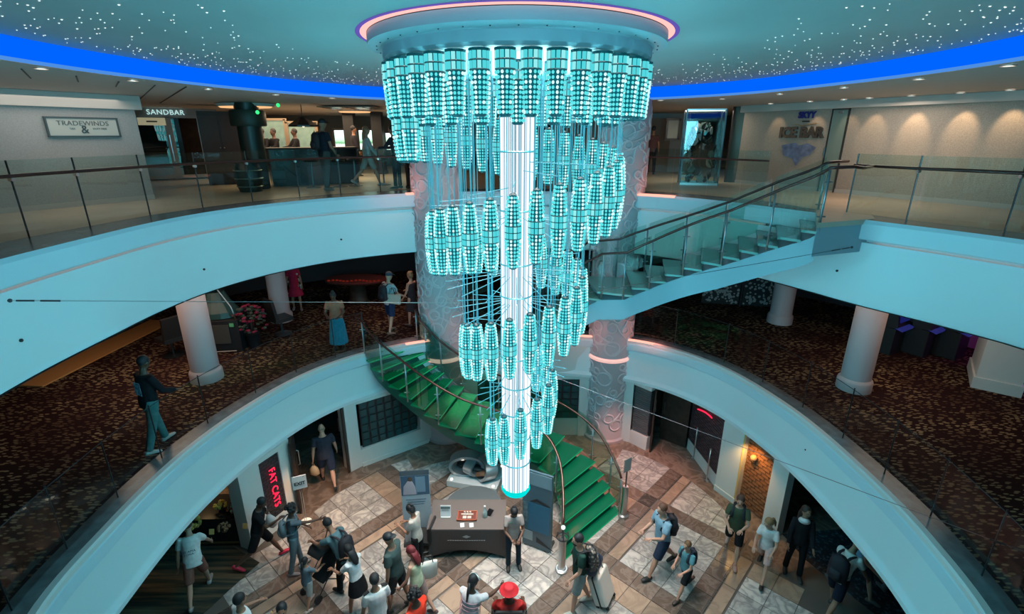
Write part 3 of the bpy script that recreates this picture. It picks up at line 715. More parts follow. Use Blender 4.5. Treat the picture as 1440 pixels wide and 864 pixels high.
wd = AY(1452, 781, 4.6); wire(wd, (0.55, 7.0, 5.0), 'long wire slanting from the low right balcony up to the chandelier', mat('rose_wire', (0.35, 0.22, 0.22), 0.4, 0.5))

# ================================================================== railings
def railing(label, tab, angs, z, h_post, h_glass, h_rail, post_r, rail_r, gm, pm, railm, clampm, off=0.0, cat='railing', loc_a=None, clamp=True, posts=True, toprail=None):
    x0, y0 = rp(tab, angs[0], off); t = thing('glass_railing', label, cat, (x0, y0, z))
    for i in range(len(angs)-1):
        a0, a1 = angs[i], angs[i+1]; P = []; k = 4; g = 0.0025/max(0.1, interp(tab, a0))*57.3*3
        aa = [a0+g+(a1-a0-2*g)*j/k for j in range(k+1)]
        pts = [rp(tab, a, off) for a in aa]; pin = [rp(tab, a, off+0.014) for a in aa]
        b = MB()
        for zz0, zz1 in ((0.0, h_glass),):
            vs = [(p[0]-x0, p[1]-y0, zz0) for p in pts]+[(p[0]-x0, p[1]-y0, zz1) for p in pts]
            b.add(vs, [(j, j+1, k+2+j, k+1+j) for j in range(k)])
        b.build('glass_panel', gm, t)
        if toprail:
            b = MB(); b.tube([(p[0]-x0, p[1]-y0, h_glass) for p in pts], toprail, 4); b.build('edge_strip', pm, t)
    if posts:
        for a in angs:
            x, y = rp(tab, a, off+0.012); b = MB(); b.tube([(0, 0, 0), (0, 0, h_post)], post_r, 6); o = b.build('post', pm, t, loc=(x-x0, y-y0, 0))
            if clamp:
                b = MB(); b.tube([(0, -0.03, h_rail-0.05), (0, 0.03, h_rail-0.05)], 0.026, 8); b.build('clamp', clampm, o, rz=R_(-a))
    if h_rail:
        pts = []
        n = max(8, int(abs(angs[-1]-angs[0])/2))
        for i in range(n+1):
            a = angs[0]+(angs[-1]-angs[0])*i/n; x, y = rp(tab, a, off-0.05); pts.append((x-x0, y-y0, h_rail))
        b = MB(); b.tube(pts, rail_r, 8); b.build('handrail', railm, t, smooth=True)
    return t
# upper deck, left sweep
railing('left curved glass balustrade with mahogany handrail on the top deck', GL8, [-118, -107, -97.5, -88.4, -80.6, -71, -62, -53, -44, -36, -28, -21], 7.12, 1.06, 1.06, 0.86, 0.012, 0.026, M_GLASS8, M_DARK, M_RAIL, M_STEEL)
railing('far glass balustrade with dark handrail before the mirror sculpture case', GL8, [26, 33.5, 40.5, 47, 52], 7.12, 0.0, 1.06, 0.86, 0.008, 0.02, M_GLASS8, M_DSTEEL, M_RAIL, M_STEEL, clamp=False, posts=False)
railing('right curved glass balustrade with mahogany handrail below the wall spotlights', GL8, [66.5, 75.2, 84.5, 93, 102, 112], 7.12, 1.06, 1.06, 0.86, 0.013, 0.026, M_GLASS8, M_DSTEEL, M_RAIL, M_STEEL)
# deck 7
M_GLASS7 = glass('dark_clear_glass', (0.93, 0.96, 0.95))
railing('left curved glass balustrade with thin dark posts round the casino carpet', RIM7, [-112, -103.5, -94, -84.5, -74, -62.5, -52.5, -43, -36], 3.21, 1.03, 1.0, 0, 0.011, 0.02, M_GLASS7, M_DARK, M_RAIL, M_DSTEEL, off=0.33, clamp=False, toprail=0.007)
railing('right curved glass balustrade with thin dark posts round the casino carpet', RIM7, [27, 38, 49.5, 59, 69, 79, 88.7, 98, 107.5, 117], 3.21, 1.03, 1.0, 0, 0.011, 0.02, M_GLASS7, M_DARK, M_RAIL, M_DSTEEL, off=0.33, clamp=False, toprail=0.007)
railing('glass balustrade on the casino deck between the two scroll columns', RIM7, [-14, -6, 2], 3.21, 1.03, 1.0, 0, 0.011, 0.02, M_GLASS7, M_DARK, M_RAIL, M_DSTEEL, off=0.33, clamp=False, toprail=0.007)

# ================================================================== stairs
def curve_at(tab, z):
    for i in range(len(tab)-1):
        z0, x0, y0 = tab[i]; z1, x1, y1 = tab[i+1]
        if z0 >= z >= z1:
            t = (z0-z)/(z0-z1); 
            # catmull on x, y
            p = tab[max(0, i-1)]; q = tab[min(len(tab)-1, i+2)]
            def cr(a, b_, c, d): return 0.5*((2*b_)+(-a+c)*t+(2*a-5*b_+4*c-d)*t*t+(-a+3*b_-3*c+d)*t**3)
            return Vector((cr(p[1], x0, x1, q[1]), cr(p[2], y0, y1, q[2])))
    return Vector((tab[-1][1], tab[-1][2])) if z < tab[-1][0] else Vector((tab[0][1], tab[0][2]))
def staircase(label, Ft, Bt, ztop, zbot, nst, tread_m, edge_m, soffit_m, rail_h, depth, posts_f, posts_b, origin, glassm, railm, postm, inset=0.08, newel=False, ext_f=None, ext_b=None):
    t = thing('glass_staircase', label, 'staircase', origin); O = Vector(origin)
    dz = (ztop-zbot)/nst
    def P(tab, z, lift=0.0):
        v = curve_at(tab, max(zbot, min(ztop, z))); return Vector((v.x, v.y, z+lift))-O
    for k in range(nst):
        zt = ztop-dz*k; zn = zt-dz
        if k == 0 and False: continue
        f0, f1 = P(Ft, zt), P(Ft, zn); b0, b1 = P(Bt, zt), P(Bt, zn); z = zn+0.0-O.z+dz*0.0
        z = (zt-dz)-O.z
        ext = 0.06
        def q(a, c): d = (c-a); return a, c+d*0.10
        fa, fb = q(f0, f1); ba, bb_ = q(b0, b1)
        pts = [(fa.x, fa.y), (fb.x, fb.y), (bb_.x, bb_.y), (ba.x, ba.y)]
        b = MB(); b.prism(pts, z-0.02, z+0.025); o = b.build('tread', tread_m, t)
        if edge_m:
            d = (fb-bb_); b = MB(); b.tube([(fb.x, fb.y, z+0.012), (bb_.x, bb_.y, z+0.012)], 0.014, 5); b.build('nosing', edge_m, o)
    # solid curved soffit between the strings
    n = nst*2; topP = []; 
    rows = []
    for i in range(n+1):
        z = ztop-(ztop-zbot)*i/n; f = P(Ft, z); bq = P(Bt, z); f, bq = f.lerp(bq, inset), bq.lerp(f, inset)
        up = -dz-0.03; dn = -dz-depth
        lo = zbot-O.z
        rows.append([(f.x, f.y, max(lo, f.z+up)), (bq.x, bq.y, max(lo, bq.z+up)), (bq.x, bq.y, max(lo, bq.z+dn)), (f.x, f.y, max(lo, f.z+dn)), (f.x, f.y, max(lo, f.z+up))])
    b = MB(); b.grid(rows); b.build('soffit_beam', soffit_m, t, auto=40)
    for tab, zs, lab in ((Ft, posts_f, 'f'), (Bt, posts_b, 'b')):
        for z in zs:
            p = P(tab, z); b = MB(); b.tube([(0, 0, -0.14), (0, 0, rail_h-0.03)], 0.021, 8); po = b.build('post', postm, t, loc=p, smooth=True)
            b = MB()
            for zz in (0.12, 0.68): b.tube([(-0.07, 0, zz), (0.07, 0, zz)], 0.014, 6)
            b.build('clamp', postm, po)
        pts = []; m_ = 40; z0, z1 = max(zs), min(zs)
        for i in range(m_+1):
            z = z0-(z0-z1)*i/m_; p = P(tab, z); pts.append((p.x, p.y, p.z+rail_h))
        e = ext_f if lab == 'f' else ext_b
        if e: pts = [tuple(Vector(q)-O) for q in e]+pts
        b = MB(); b.tube(pts, 0.027, 8); b.build('handrail', railm, t, smooth=True)
        zs2 = sorted(zs, reverse=True)
        for a, c in zip(zs2[:-1], zs2[1:]):
            row = []
            for j in range(7):
                z = a-0.015-(a-c-0.03)*j/6; p = P(tab, z); row.append([(p.x, p.y, p.z-0.02), (p.x, p.y, p.z+rail_h+0.12)])
            b = MB(); b.grid(row); b.build('glass_panel', glassm, t)
    return t
M_TREADG = mat('green_lit_glass_tread', (0.005, 0.075, 0.042), 0.15, emit=0.10, ecol=(0.0, 0.6, 0.22))
M_NOSE = glow('green_lit_nosing', (0.02, 0.50, 0.20), 0.6)
M_SGREEN2 = glass('green_stair_glass', (0.48, 0.76, 0.68), boost=0.04)
M_SGREEN = glass('stair_glass', (0.70, 0.86, 0.82), boost=0.03)
LF = [(3.2, -3.78, 11.80), (2.9, -3.45, 11.5), (2.5, -2.86, 11.22), (2.1, -2.1, 10.82), (1.7, -1.2, 10.5), (1.3, 0.0, 10.38), (1.0, 0.75, 10.12), (0.7, 1.05, 9.6), (0.35, 1.1, 8.95), (0, 1.05, 8.28)]
LB = [(3.2, -2.6, 12.75), (2.9, -2.45, 12.62), (2.5, -2.1, 12.52), (2.1, -1.6, 12.4), (1.7, -0.8, 12.15), (1.3, 0.45, 11.8), (1.0, 1.5, 11.2), (0.7, 2.08, 10.7), (0.35, 2.38, 10.2), (0, 2.55, 9.75)]
M_SOFG = mat('green_stair_soffit', (0.012, 0.06, 0.05), 0.3, emit=0.02, ecol=(0, 0.5, 0.3))
M_POST = mat('stair_post_steel', (0.35, 0.42, 0.44), 0.3, 0.9)
staircase('curved green lit glass staircase from the casino deck down to the lobby floor', LF, LB, 3.2, 0.0, 18, M_TREADG, M_NOSE, M_SOFG, 0.92, 0.30,
          [3.18, 2.75, 2.35, 1.95, 1.55, 1.15, 0.75, 0.35, 0.02], [3.18, 2.75, 2.35, 1.95, 1.55, 1.15, 0.75, 0.35, 0.02], (1.8, 9.2, 0), M_SGREEN2, M_RAIL, M_POST)
UF = [(7.12, 5.13, 8.35), (6.7, 4.68, 8.95), (6.25, 4.17, 9.62), (5.9, 3.62, 10.12), (5.5, 2.95, 10.4), (5.22, 2.43, 10.5), (5.18, 2.0, 10.72), (4.6, 1.1, 11.1), (3.9, 0.1, 11.6), (3.2, -0.9, 12.1)]
UB = [(7.12, 6.0, 9.9), (6.7, 5.35, 10.4), (6.25, 4.7, 10.95), (5.9, 4.05, 11.4), (5.5, 3.2, 11.8), (5.22, 2.55, 11.95), (5.18, 1.9, 12.05), (4.6, 1.3, 12.4), (3.9, 0.5, 12.75), (3.2, -0.4, 13.1)]
M_TREADU = mat('pale_glass_tread', (0.20, 0.36, 0.33), 0.1, spec=0.9)
M_BEAM = mat('stair_beam_paint', (0.28, 0.37, 0.42), 0.4)
staircase('upper glass staircase with pale blue beam from the top deck to the casino deck', UF, UB, 7.12, 3.2, 22, M_TREADU, M_DSTEEL, M_BEAM, 0.90, 0.50,
          [7.10, 6.66, 6.22, 5.86, 5.5, 5.22, 5.18, 4.5, 3.7], [7.10, 6.66, 6.22, 5.86, 5.5, 5.22, 5.18, 4.5, 3.7], (4.2, 9.6, 5.2), M_SGREEN, M_RAIL, M_POST,
          ext_f=[(6.35, 9.15, 7.98), (5.75, 8.5, 7.99), (5.45, 8.3, 8.02)], ext_b=[(6.5, 10.1, 8.02), (6.2, 9.95, 8.02)])
# deck 8 landing slab at the head of the stairs
b = MB(); b.prism([(5.05, 8.3), (6.3, 8.75), (6.75, 9.6), (6.3, 11.0), (5.6, 11.2), (5.95, 9.95)], 7.04, 7.125); b.build('floor_landing', M_DECK8, None, **S)
b = MB(); b.prism([(5.07, 8.33), (6.3, 8.77), (6.73, 9.6), (6.3, 10.98), (5.62, 11.18), (5.97, 9.95)], 6.55, 7.04); b.build('trim_22', M_BEAM, None, **S)
# newel posts at the stair foot
def newel(x, y, label, sign=False):
    t = thing('newel_post', label, 'post', (x, y, 0)); b = MB()
    b.lathe([(0.13, 0), (0.13, 0.05), (0.075, 0.07), (0.075, 0.80), (0.06, 0.84)], n=20); b.build('post_body', M_STEEL, t, auto=30)
    if not sign:
        b = MB(); b.ball((0, 0, 1.10), 0.045, 10, 8); b.build('globe_light', glow('white_globe', (0.9, 1, 0.95), 1.2), t)
        b = MB(); b.tube([(0.12*math.cos(2*PI*i/16), 0.12*math.sin(2*PI*i/16), 0.86) for i in range(16)], 0.014, 6, closed=True)
        for i in range(4):
            a = PI/2*i; b.tube([(0.12*math.cos(a), 0.12*math.sin(a), 0.86), (0.1*math.cos(a), 0.1*math.sin(a), 1.0)], 0.012, 6)
        b.tube([(0, 0, 0.8), (0, 0, 1.08)], 0.02, 6); b.build('crown_ring', M_DSTEEL, t)
        b = MB(); b.tube([(0.105*math.cos(2*PI*i/20), 0.105*math.sin(2*PI*i/20), 0.065) for i in range(20)], 0.012, 6, closed=True); b.build('foot_light', glow('white_ring_light', (0.9, 1, 1), 1.0), t)
    else:
        b = MB(); b.tube([(0, 0, 0.8), (0, 0, 1.25)], 0.02, 6); b.build('sign_pole', M_DSTEEL, t)
        b = MB(); b.box((0, 0, 1.42), (0.22, 0.02, 0.34), R_(35)); b.build('sign_plate', mat('grey_sign_plate', (0.25, 0.3, 0.3), 0.4), t)
newel(1.02, 8.05, 'steel newel post with small white globe at the near foot of the green stairs')
newel(2.62, 9.62, 'steel newel post with small grey notice plate, far foot of the green stairs', True)

# ================================================================== people
def M_cloth(name, col): return mat(name, col, 0.85, noise=0.12, scale=14, spec=0.2)
SK = {'fair': mat('fair_skin', (0.52, 0.28, 0.20), 0.55), 'tan': mat('tan_skin', (0.33, 0.165, 0.105), 0.55), 'brown': mat('brown_skin', (0.115, 0.055, 0.036), 0.5), 'light': mat('light_skin', (0.58, 0.36, 0.28), 0.55)}
M_EYE = mat('eye_dark', (0.01, 0.01, 0.012), 0.2); M_LIP = mat('lip', (0.22, 0.07, 0.06), 0.5)
def live(o, vox, smooth=2):
    m = o.modifiers.new('r', 'REMESH'); m.mode = 'VOXEL'; m.voxel_size = vox; m.use_smooth_shade = True
    if smooth:
        s = o.modifiers.new('s', 'SMOOTH'); s.iterations = smooth; s.factor = 0.5
    return o
def person(loc, yaw, h, label, skin='tan', top=((0.1, 0.1, 0.12), 'short'), bottom=((0.02, 0.02, 0.03), 'long'), hair=((0.012, 0.01, 0.01), 'short'),
           shoe=(0.02, 0.02, 0.02), lean=0, legs=((0, 0), (0, 0)), arms=((5, 12, 12), (5, 12, 12)), head=(0, 0), build=1.0, face=True, group=None, fem=False, name='person', vox=0.017, floor=None, hem=0.0, lift=0.0):
    h *= 0.98; S_ = h/1.75; t = thing(name, label, 'person', (loc[0], loc[1], loc[2]), R_(yaw), group)
    ln = R_(lean); Uv = Vector((0, math.sin(ln), math.cos(ln)))
    def legdir(side, a, s=3): a = R_(a); s = R_(s); return Vector((side*math.sin(s), math.sin(a)*math.cos(s), -math.cos(a)*math.cos(s)))
    J = {}; lo = 9
    hips = []
    for i, side in enumerate((-1, 1)):
        a, k = legs[i]; hp = Vector((side*0.09*S_, 0, -0.02*S_)); kn = hp+legdir(side, a)*0.43*S_; an = kn+legdir(side, a-k, 1)*0.41*S_
        hips.append((hp, kn, an, a-k)); lo = min(lo, an.z)
    pz = 0.075*S_-lo+lift; pel = Vector((0, 0, pz)); off = pel
    skinm = SK[skin]; wd = build*(0.92 if fem else 1.0)
    body = MB(); sh_mb = MB(); pa_mb = MB(); shoes = []
    # torso
    tr = [(-.07, .13, .10), (0.0, .16, .115), (.10, .145, .105), (.20, .135, .10), (.32, .155, .112), (.42, .17, .105), (.475, .13, .085), (.51, .062, .06), (.56, .052, .055), (.60, .05, .055)]
    body.loft([off+Uv*u*S_ for u, _, _ in tr], [(x*S_*wd, y*S_*wd) for _, x, y in tr], n=12)
    # head
    hy, hp_ = R_(head[0]), R_(head[1]); R3 = Matrix.Rotation(hy, 3, 'Z') @ Matrix.Rotation(-hp_, 3, 'X') @ Matrix.Rotation(-ln*0.5, 3, 'X')
    hc = off+Uv*0.60*S_+R3 @ Vector((0, 0.015, 0.105))*S_; R4 = R3.to_4x4()
    body.ball(hc, (0.075*S_, 0.095*S_, 0.115*S_), 14, 10, R4)
    body.ball(hc+R3 @ Vector((0, 0.025, -0.06))*S_, (0.058*S_, 0.065*S_, 0.062*S_), 10, 6, R4)        # jaw
    body.ball(hc+R3 @ Vector((0, 0.098, -0.012))*S_, (0.016*S_, 0.022*S_, 0.026*S_), 8, 5, R4)          # nose
    for sd in (-1, 1): body.ball(hc+R3 @ Vector((sd*0.077, -0.005, -0.01))*S_, (0.012*S_, 0.022*S_, 0.032*S_), 6, 5, R4)
    shb, bk = top; bcol, bkind = bottom
    hands = []
    for i, side in enumerate((-1, 1)):
        sh = off+Uv*0.445*S_+Vector((side*0.165*S_*wd, 0, 0)); p, ab, e = arms[i][:3]; inn = arms[i][3] if len(arms[i]) > 3 else 8
        P_, A_ = R_(p+lean*0.3), R_(ab); ud = Vector((side*math.sin(A_), math.sin(P_)*math.cos(A_), -math.cos(P_)*math.cos(A_)))
        el = sh+ud*0.285*S_; Q = R_(p+e); I = R_(-inn if e > 25 else ab*0.5); fd = Vector((side*math.sin(I), math.sin(Q)*math.cos(I), -math.cos(Q)*math.cos(I))); wr = el+fd*0.245*S_
        body.loft([sh-ud*0.03, sh+ud*0.10*S_, el, el.lerp(wr, .3), wr, wr+fd*0.03*S_], [.05*S_*wd, .047*S_*wd, .037*S_*wd, .038*S_*wd, .026*S_, .026*S_], n=8)
        # hand with separate fingers
        H = MB(); X = Vector((1, 0, 0)) if abs(fd.x) < .8 else Vector((0, 1, 0)); nx = (X-fd*X.dot(fd)).normalized(); ny = fd.cross(nx)
        wv = ny if e <= 25 else nx
        pn = fd.cross(wv)
        H.loft([wr-fd*0.01, wr+fd*0.03*S_, wr+fd*0.085*S_], [(.024*S_, .018*S_), (.036*S_, .016*S_), (.038*S_, .013*S_)], xax=wv, n=8)
        for j, (o_, l_) in enumerate(((-.028, .062), (-.009, .075), (.010, .07), (.028, .055))):
            b0 = wr+fd*0.078*S_+wv*o_*S_; b1 = b0+fd*l_*0.5*S_+pn*0.006*S_; b2 = b1+(fd*.8+pn*.6)*l_*0.5*S_
            H.tube([b0, b1, b2], [.009*S_, .008*S_, .006*S_], 6)
        b0 = wr+fd*0.02*S_-wv*.03*S_; H.tube([b0, b0+(fd*.7-wv*.6)*.04*S_, b0+(fd*.95-wv*.5+pn*.2)*.07*S_], [.012*S_, .010*S_, .008*S_], 6)
        hands.append(H)
        if bk != 'none':
            fr = 0.62 if bk == 'short' else 1.0
            if bk in ('short', 'long'):
                pts = [sh-ud*0.05*S_, sh+ud*0.08*S_, sh+ud*0.285*S_*fr]; rr = [.062*S_*wd, .068*S_*wd, .062*S_*wd]
                if bk == 'long': pts += [el.lerp(wr, .5), wr-fd*0.01]; rr = [.062*S_*wd, .066*S_*wd, .056*S_*wd, .05*S_*wd, .042*S_]
                sh_mb.loft(pts, rr, n=10)
    # shirt
    top_u = .485 if bk != 'tank' else .455
    st = [(-.10+hem, .165, .122), (0.0, .176, .130), (.10, .163, .122), (.20, .155, .118), (.32, .172, .128), (.42, .185, .120), (top_u-.005, .145, .10), (top_u+.015, .095, .082)]
    if fem: st[1] = (0, .172, .13); st[3] = (.2, .146, .112)
    st2 = [q for q in st if q[0] > -.10+hem or q is st[0]]
    if bkind == 'dress':
        sh_mb.loft([off+Vector((0, 0, -0.42*S_)), off+Vector((0, 0, -0.2*S_))]+[off+Uv*u*S_ for u, _, _ in st2], [(.26*S_, .22*S_), (.22*S_, .18*S_)]+[(x*S_*wd, y*S_*wd) for _, x, y in st2], n=14)
    else: sh_mb.loft([off+Uv*u*S_ for u, _, _ in st2], [(x*S_*wd, y*S_*wd) for _, x, y in st2], n=14)
    # legs
    for (hp, kn, an, fa), side in zip(hips, (-1, 1)):
        hp, kn, an = hp+off, kn+off, an+off
        body.loft([hp+Vector((0, 0, .03*S_)), hp.lerp(kn, .3), hp.lerp(kn, .9), kn.lerp(an, .08), kn.lerp(an, .35), kn.lerp(an, .8), an, an+Vector((0, 0, -.03))*S_],
                  [.082*S_*wd, .078*S_*wd, .052*S_*wd, .05*S_*wd, .053*S_*wd, .036*S_, .034*S_, .036*S_], n=10)
        f = R_(fa*0.6); fd = Vector((side*.12, math.cos(f), math.sin(f))).normalized(); c = an+Vector((0, 0, -.035*S_))
        shoe_mb = MB(); shoes.append(shoe_mb); shoe_mb.loft([c-fd*.075*S_+Vector((0, 0, .012)), c-fd*.05*S_, c+fd*.05*S_, c+fd*.13*S_-Vector((0, 0, .012)), c+fd*.185*S_-Vector((0, 0, .02*S_))], [(.03*S_, .03*S_), (.042*S_, .042*S_), (.045*S_, .036*S_), (.046*S_, .026*S_), (.026*S_, .016*S_)], n=10)
        if bkind in ('long', 'shorts'):
            if bkind == 'long': pts = [hp+Vector((0, 0, .04*S_)), hp.lerp(kn, .3), kn, kn.lerp(an, .5), an+Vector((0, 0, .0))]; rr = [.10*S_*wd, .095*S_*wd, .070*S_*wd, .065*S_*wd, .062*S_]
            else: pts = [hp+Vector((0, 0, .04*S_)), hp.lerp(kn, .3), hp.lerp(kn, .93)]; rr = [.102*S_*wd, .10*S_*wd, .088*S_*wd]
            pa_mb.loft(pts, rr, n=10)
    if bkind in ('long', 'shorts'): pa_mb.loft([off+Uv*u*S_ for u in (-.09, -.02, .06)], [(.14*S_*wd, .115*S_*wd), (.168*S_*wd, .124*S_*wd), (.165*S_*wd, .12*S_*wd)], n=12)
    if bkind == 'skirt': pa_mb.loft([off+Uv*.08*S_, off, off-Vector((0, 0, .14*S_)), off-Vector((0, 0, .30*S_))], [(.15*S_, .115*S_), (.172*S_, .13*S_), (.20*S_, .16*S_), (.22*S_, .185*S_)], n=14)
    if bkind == 'longskirt': 
        for i in range(11):
            a = 2*PI*i/11; pa_mb.loft([off+Vector((.09*math.cos(a), .07*math.sin(a), .08))*S_, off+Vector((.13*math.cos(a), .10*math.sin(a), -.15))*S_, off+Vector((.20*math.cos(a), .18*math.sin(a), -.78))*S_], [.06*S_, .075*S_, .07*S_], n=8)
    bo = live(body.build('body', skinm, t, smooth=True), vox)
    for H in hands: H.build('hand', skinm, t, smooth=True)
    cn = 'c_%02d%02d%02d' % tuple(int(99*c) for c in shb); live(sh_mb.build('dress' if bkind == 'dress' else 'shirt', M_cloth('cloth'+cn, shb), t, smooth=True), vox*1.05)
    if pa_mb.v:
        cn = 'c_%02d%02d%02d' % tuple(int(99*c) for c in bcol); live(pa_mb.build({'long': 'trousers', 'shorts': 'shorts', 'skirt': 'skirt', 'longskirt': 'skirt'}[bkind], M_cloth('cloth'+cn, bcol), t, smooth=True), vox*1.05)
    for shoe_mb in shoes: shoe_mb.build('shoe', mat('shoe_%02d%02d%02d' % tuple(int(99*c) for c in shoe), shoe, 0.5), t, smooth=True)
    # face
    if face:
        for sd in (-1, 1):
            b = MB(); b.ball(hc+R3 @ Vector((sd*0.031, 0.086, 0.012))*S_, (0.011*S_, 0.008*S_, 0.007*S_), 6, 4, R4); b.build('eye', M_EYE, t)
        b = MB(); b.ball(hc+R3 @ Vector((0, 0.088, -0.062))*S_, (0.022*S_, 0.009*S_, 0.006*S_), 6, 4, R4); b.build('mouth', M_LIP, t)
    # hair
    hcol, hk = hair; hm = mat('hair_%02d%02d%02d' % tuple(int(99*c) for c in hcol), hcol, 0.6); hb = MB()
    def hp3(v): return hc+R3 @ Vector(v)*S_
    if hk != 'bald':
        hb.ball(hp3((0, -.018, .028)), (.084*S_, .098*S_, .100*S_), 14, 9, R4)
        if hk in ('long', 'pony', 'bun', 'braid'): hb.ball(hp3((0, -.05, -.02)), (.078*S_, .062*S_, .09*S_), 10, 7, R4)
        if hk == 'long': hb.loft([hp3((0, -.05, .02)), hp3((0, -.085, -.10)), hp3((0, -.10, -.24)), hp3((0, -.09, -.32))], [(.075*S_, .05*S_), (.085*S_, .045*S_), (.075*S_, .035*S_), (.03*S_, .02*S_)], n=10)
        if hk == 'pony': hb.loft([hp3((0, -.08, .03)), hp3((0, -.14, 0)), hp3((0, -.15, -.14)), hp3((0, -.12, -.25))], [.02*S_, .036*S_, .03*S_, .012*S_], n=8)
        if hk == 'bun': hb.ball(hp3((0, -.09, .085)), .042*S_, 8, 6)
        if hk == 'braid': hb.loft([hp3((0, -.09, -.02)), hp3((.02, -.11, -.18)), hp3((.03, -.1, -.36))], [.03*S_, .026*S_, .012*S_], n=8)
        if hk == 'curly':
            rs = random.Random(len(label))
            for i in range(34):
                a = rs.uniform(0, 2*PI); q = rs.uniform(-.35, 1); c = math.sqrt(max(0, 1-q*q)); v = Vector((c*math.cos(a)*.095, c*math.sin(a)*.10-.03, q*.105+.02))
                if v.y > .06 and v.z < .05: continue
                hb.ball(hp3(v), .034*S_, 6, 4)
        if hk in ('cap', 'capback'):
            hb = MB(); hb.ball(hp3((0, -.005, .045)), (.086*S_, .10*S_, .08*S_), 14, 8, R4); sg = 1 if hk == 'cap' else -1
            hb.loft([hp3((0, sg*.07, .05)), hp3((0, sg*.12, .045)), hp3((0, sg*.165, .03))], [(.07*S_, .010*S_), (.065*S_, .008*S_), (.04*S_, .006*S_)], n=10)
        hb.build('cap' if hk in ('cap', 'capback') else 'hair', hm, t, smooth=True)
    else:
        hb.loft([hp3((0, -.03, -.02)), hp3((0, -.03, .02))], [(.08*S_, .07*S_), (.079*S_, .071*S_)], n=14); hb.build('hair', hm, t, smooth=True)

    return dict(root=t, hc=hc, off=off, U=Uv, S=S_, yaw=yaw, loc=Vector(loc), hips=hips)
def world(P, v): return P['loc']+Matrix.Rotation(R_(P['yaw']), 3, 'Z') @ Vector(v)
def backpack(P, col, label, patt=None, size=1.0):
    o = P['off']+P['U']*0.28*P['S']; c = world(P, o+Vector((0, -0.21*P['S']*size**.5, 0))); s = P['S']*size
    t = thing('backpack', label, 'backpack', c, R_(P['yaw'])); m = mat('pack_%02d%02d%02d' % tuple(int(99*q) for q in col), col, 0.7)
    b = MB(); b.loft([(0, 0, -.21*s), (0, 0, -.19*s), (0, 0, 0), (0, .01*s, .15*s), (0, .02*s, .21*s)], [(.11*s, .07*s), (.145*s, .09*s), (.15*s, .095*s), (.135*s, .085*s), (.06*s, .05*s)], n=12); b.build('bag_body', patt or m, t, smooth=True)
    b = MB(); b.loft([(0, -.085*s, -.16*s), (0, -.095*s, -.08*s), (0, -.085*s, 0)], [(.09*s, .03*s), (.10*s, .04*s), (.085*s, .025*s)], n=10); b.build('front_pocket', patt or m, t, smooth=True)
    for sd in (-1, 1):
        b = MB(); k = P['S']; b.loft([(sd*.08*k, .02, .17*s), (sd*.095*k, .13*k, .235*k), (sd*.10*k, .29*k, .20*k), (sd*.115*k, .34*k, .02*k), (sd*.14*k, .20*k, -.12*k), (sd*.12*k, .03, -.15*s)], [(.026, .009)]*6, n=6); b.build('strap', m, t, smooth=True)
    b = MB(); b.tube([(-.03, 0, .20*s), (0, -.01, .25*s), (.03, 0, .20*s)], .008, 5); b.build('top_handle', m, t)
    return t
BLK = (0.012, 0.012, 0.015)
def at(px, py, z): x, y = G(px, py, z); return (x, y, z+0.012)
walkA = ((22, 8), (-20, 22)); walkB = ((-20, 25), (24, 8))
# --- lobby floor, left part
p = person(at(284, 838, 0), 25, 1.72, 'person in a white lettered T-shirt walking on the dark streaked carpet', 'fair', ((0.70, 0.70, 0.70), 'short'), ((0.25, 0.10, 0.08), 'shorts'), ((0.05, 0.03, 0.02), 'short'), (0.3, .28, .28), 22, walkB, ((-20, 15, 10), (25, 15, 15)), (0, 10))
tx = world(p, p['off']+Vector((0, -0.150, .36)))
text('back_print', 'SEE AMA', 0.062, mat('print_navy', (0.03, 0.05, 0.12), 0.8), p['off']+Vector((0, -.143, .345)), (R_(82), 0, 0), p['root'], 0.002)
text('back_print', 'ZONA', 0.055, MATS['print_navy'], p['off']+Vector((0, -.143, .28)), (R_(82), 0, 0), p['root'], 0.002)
p = person(at(371, 792, 0), -70, 1.76, 'person in black outfit and bright red shoes beside the red neon panel', 'brown', (BLK, 'short'), ((0.02, 0.018, 0.02), 'shorts'), (BLK, 'short'), (0.55, 0.02, 0.06), 12, ((28, 4), (-22, 30)), ((20, 15, 95), (25, 10, 90)), (-20, 25))
c = world(p, p['off']+Vector((.05, .28, .22)))
t = thing('carrier_bag', 'crumpled white bag hugged by the person in black with red shoes', 'bag', c); b = MB(); b.loft([(0, 0, -.14), (.02, 0, -.1), (0, .01, .02), (-.02, 0, .12)], [(.08, .06), (.12, .08), (.10, .07), (.05, .03)], n=9); b.build('bag_body', mat('white_plastic', (0.6, 0.6, 0.6), 0.4), t, smooth=True)
b = MB(); b.tube([(-.04, 0, .1), (0, 0, .2), (.04, 0, .1)], .006, 5); b.build('handle', MATS['white_plastic'], t)
p = person(at(420, 802, 0), -62, 1.66, 'woman with big curly dark hair and grey backpack pointing right near the doorway', 'brown', ((0.10, 0.13, 0.16), 'short'), ((0.12, 0.17, 0.20), 'long'), (BLK, 'curly'), (0.2, 0.2, 0.22), 5, ((8, 3), (-8, 6)), ((15, 10, 35), (78, 8, 10)), (0, 5), fem=True)
backpack(p, (0.16, 0.19, 0.22), 'small pale grey backpack worn by the curly haired woman', size=.85)
p = person(at(463, 681, 0), 25, 1.78, 'balding man in dark shirt and navy shorts stepping into the left doorway', 'fair', ((0.03, 0.035, 0.055), 'short'), ((0.02, 0.03, 0.06), 'shorts'), ((0.30, 0.22, 0.16), 'bald'), (0.02, 0.02, 0.02), 5, ((20, 5), (-18, 20)), ((-5, 14, 8), (10, 14, 12)), (0, 12), build=1.16, face=False)
c = world(p, Vector((-.30, -.02, .55)))
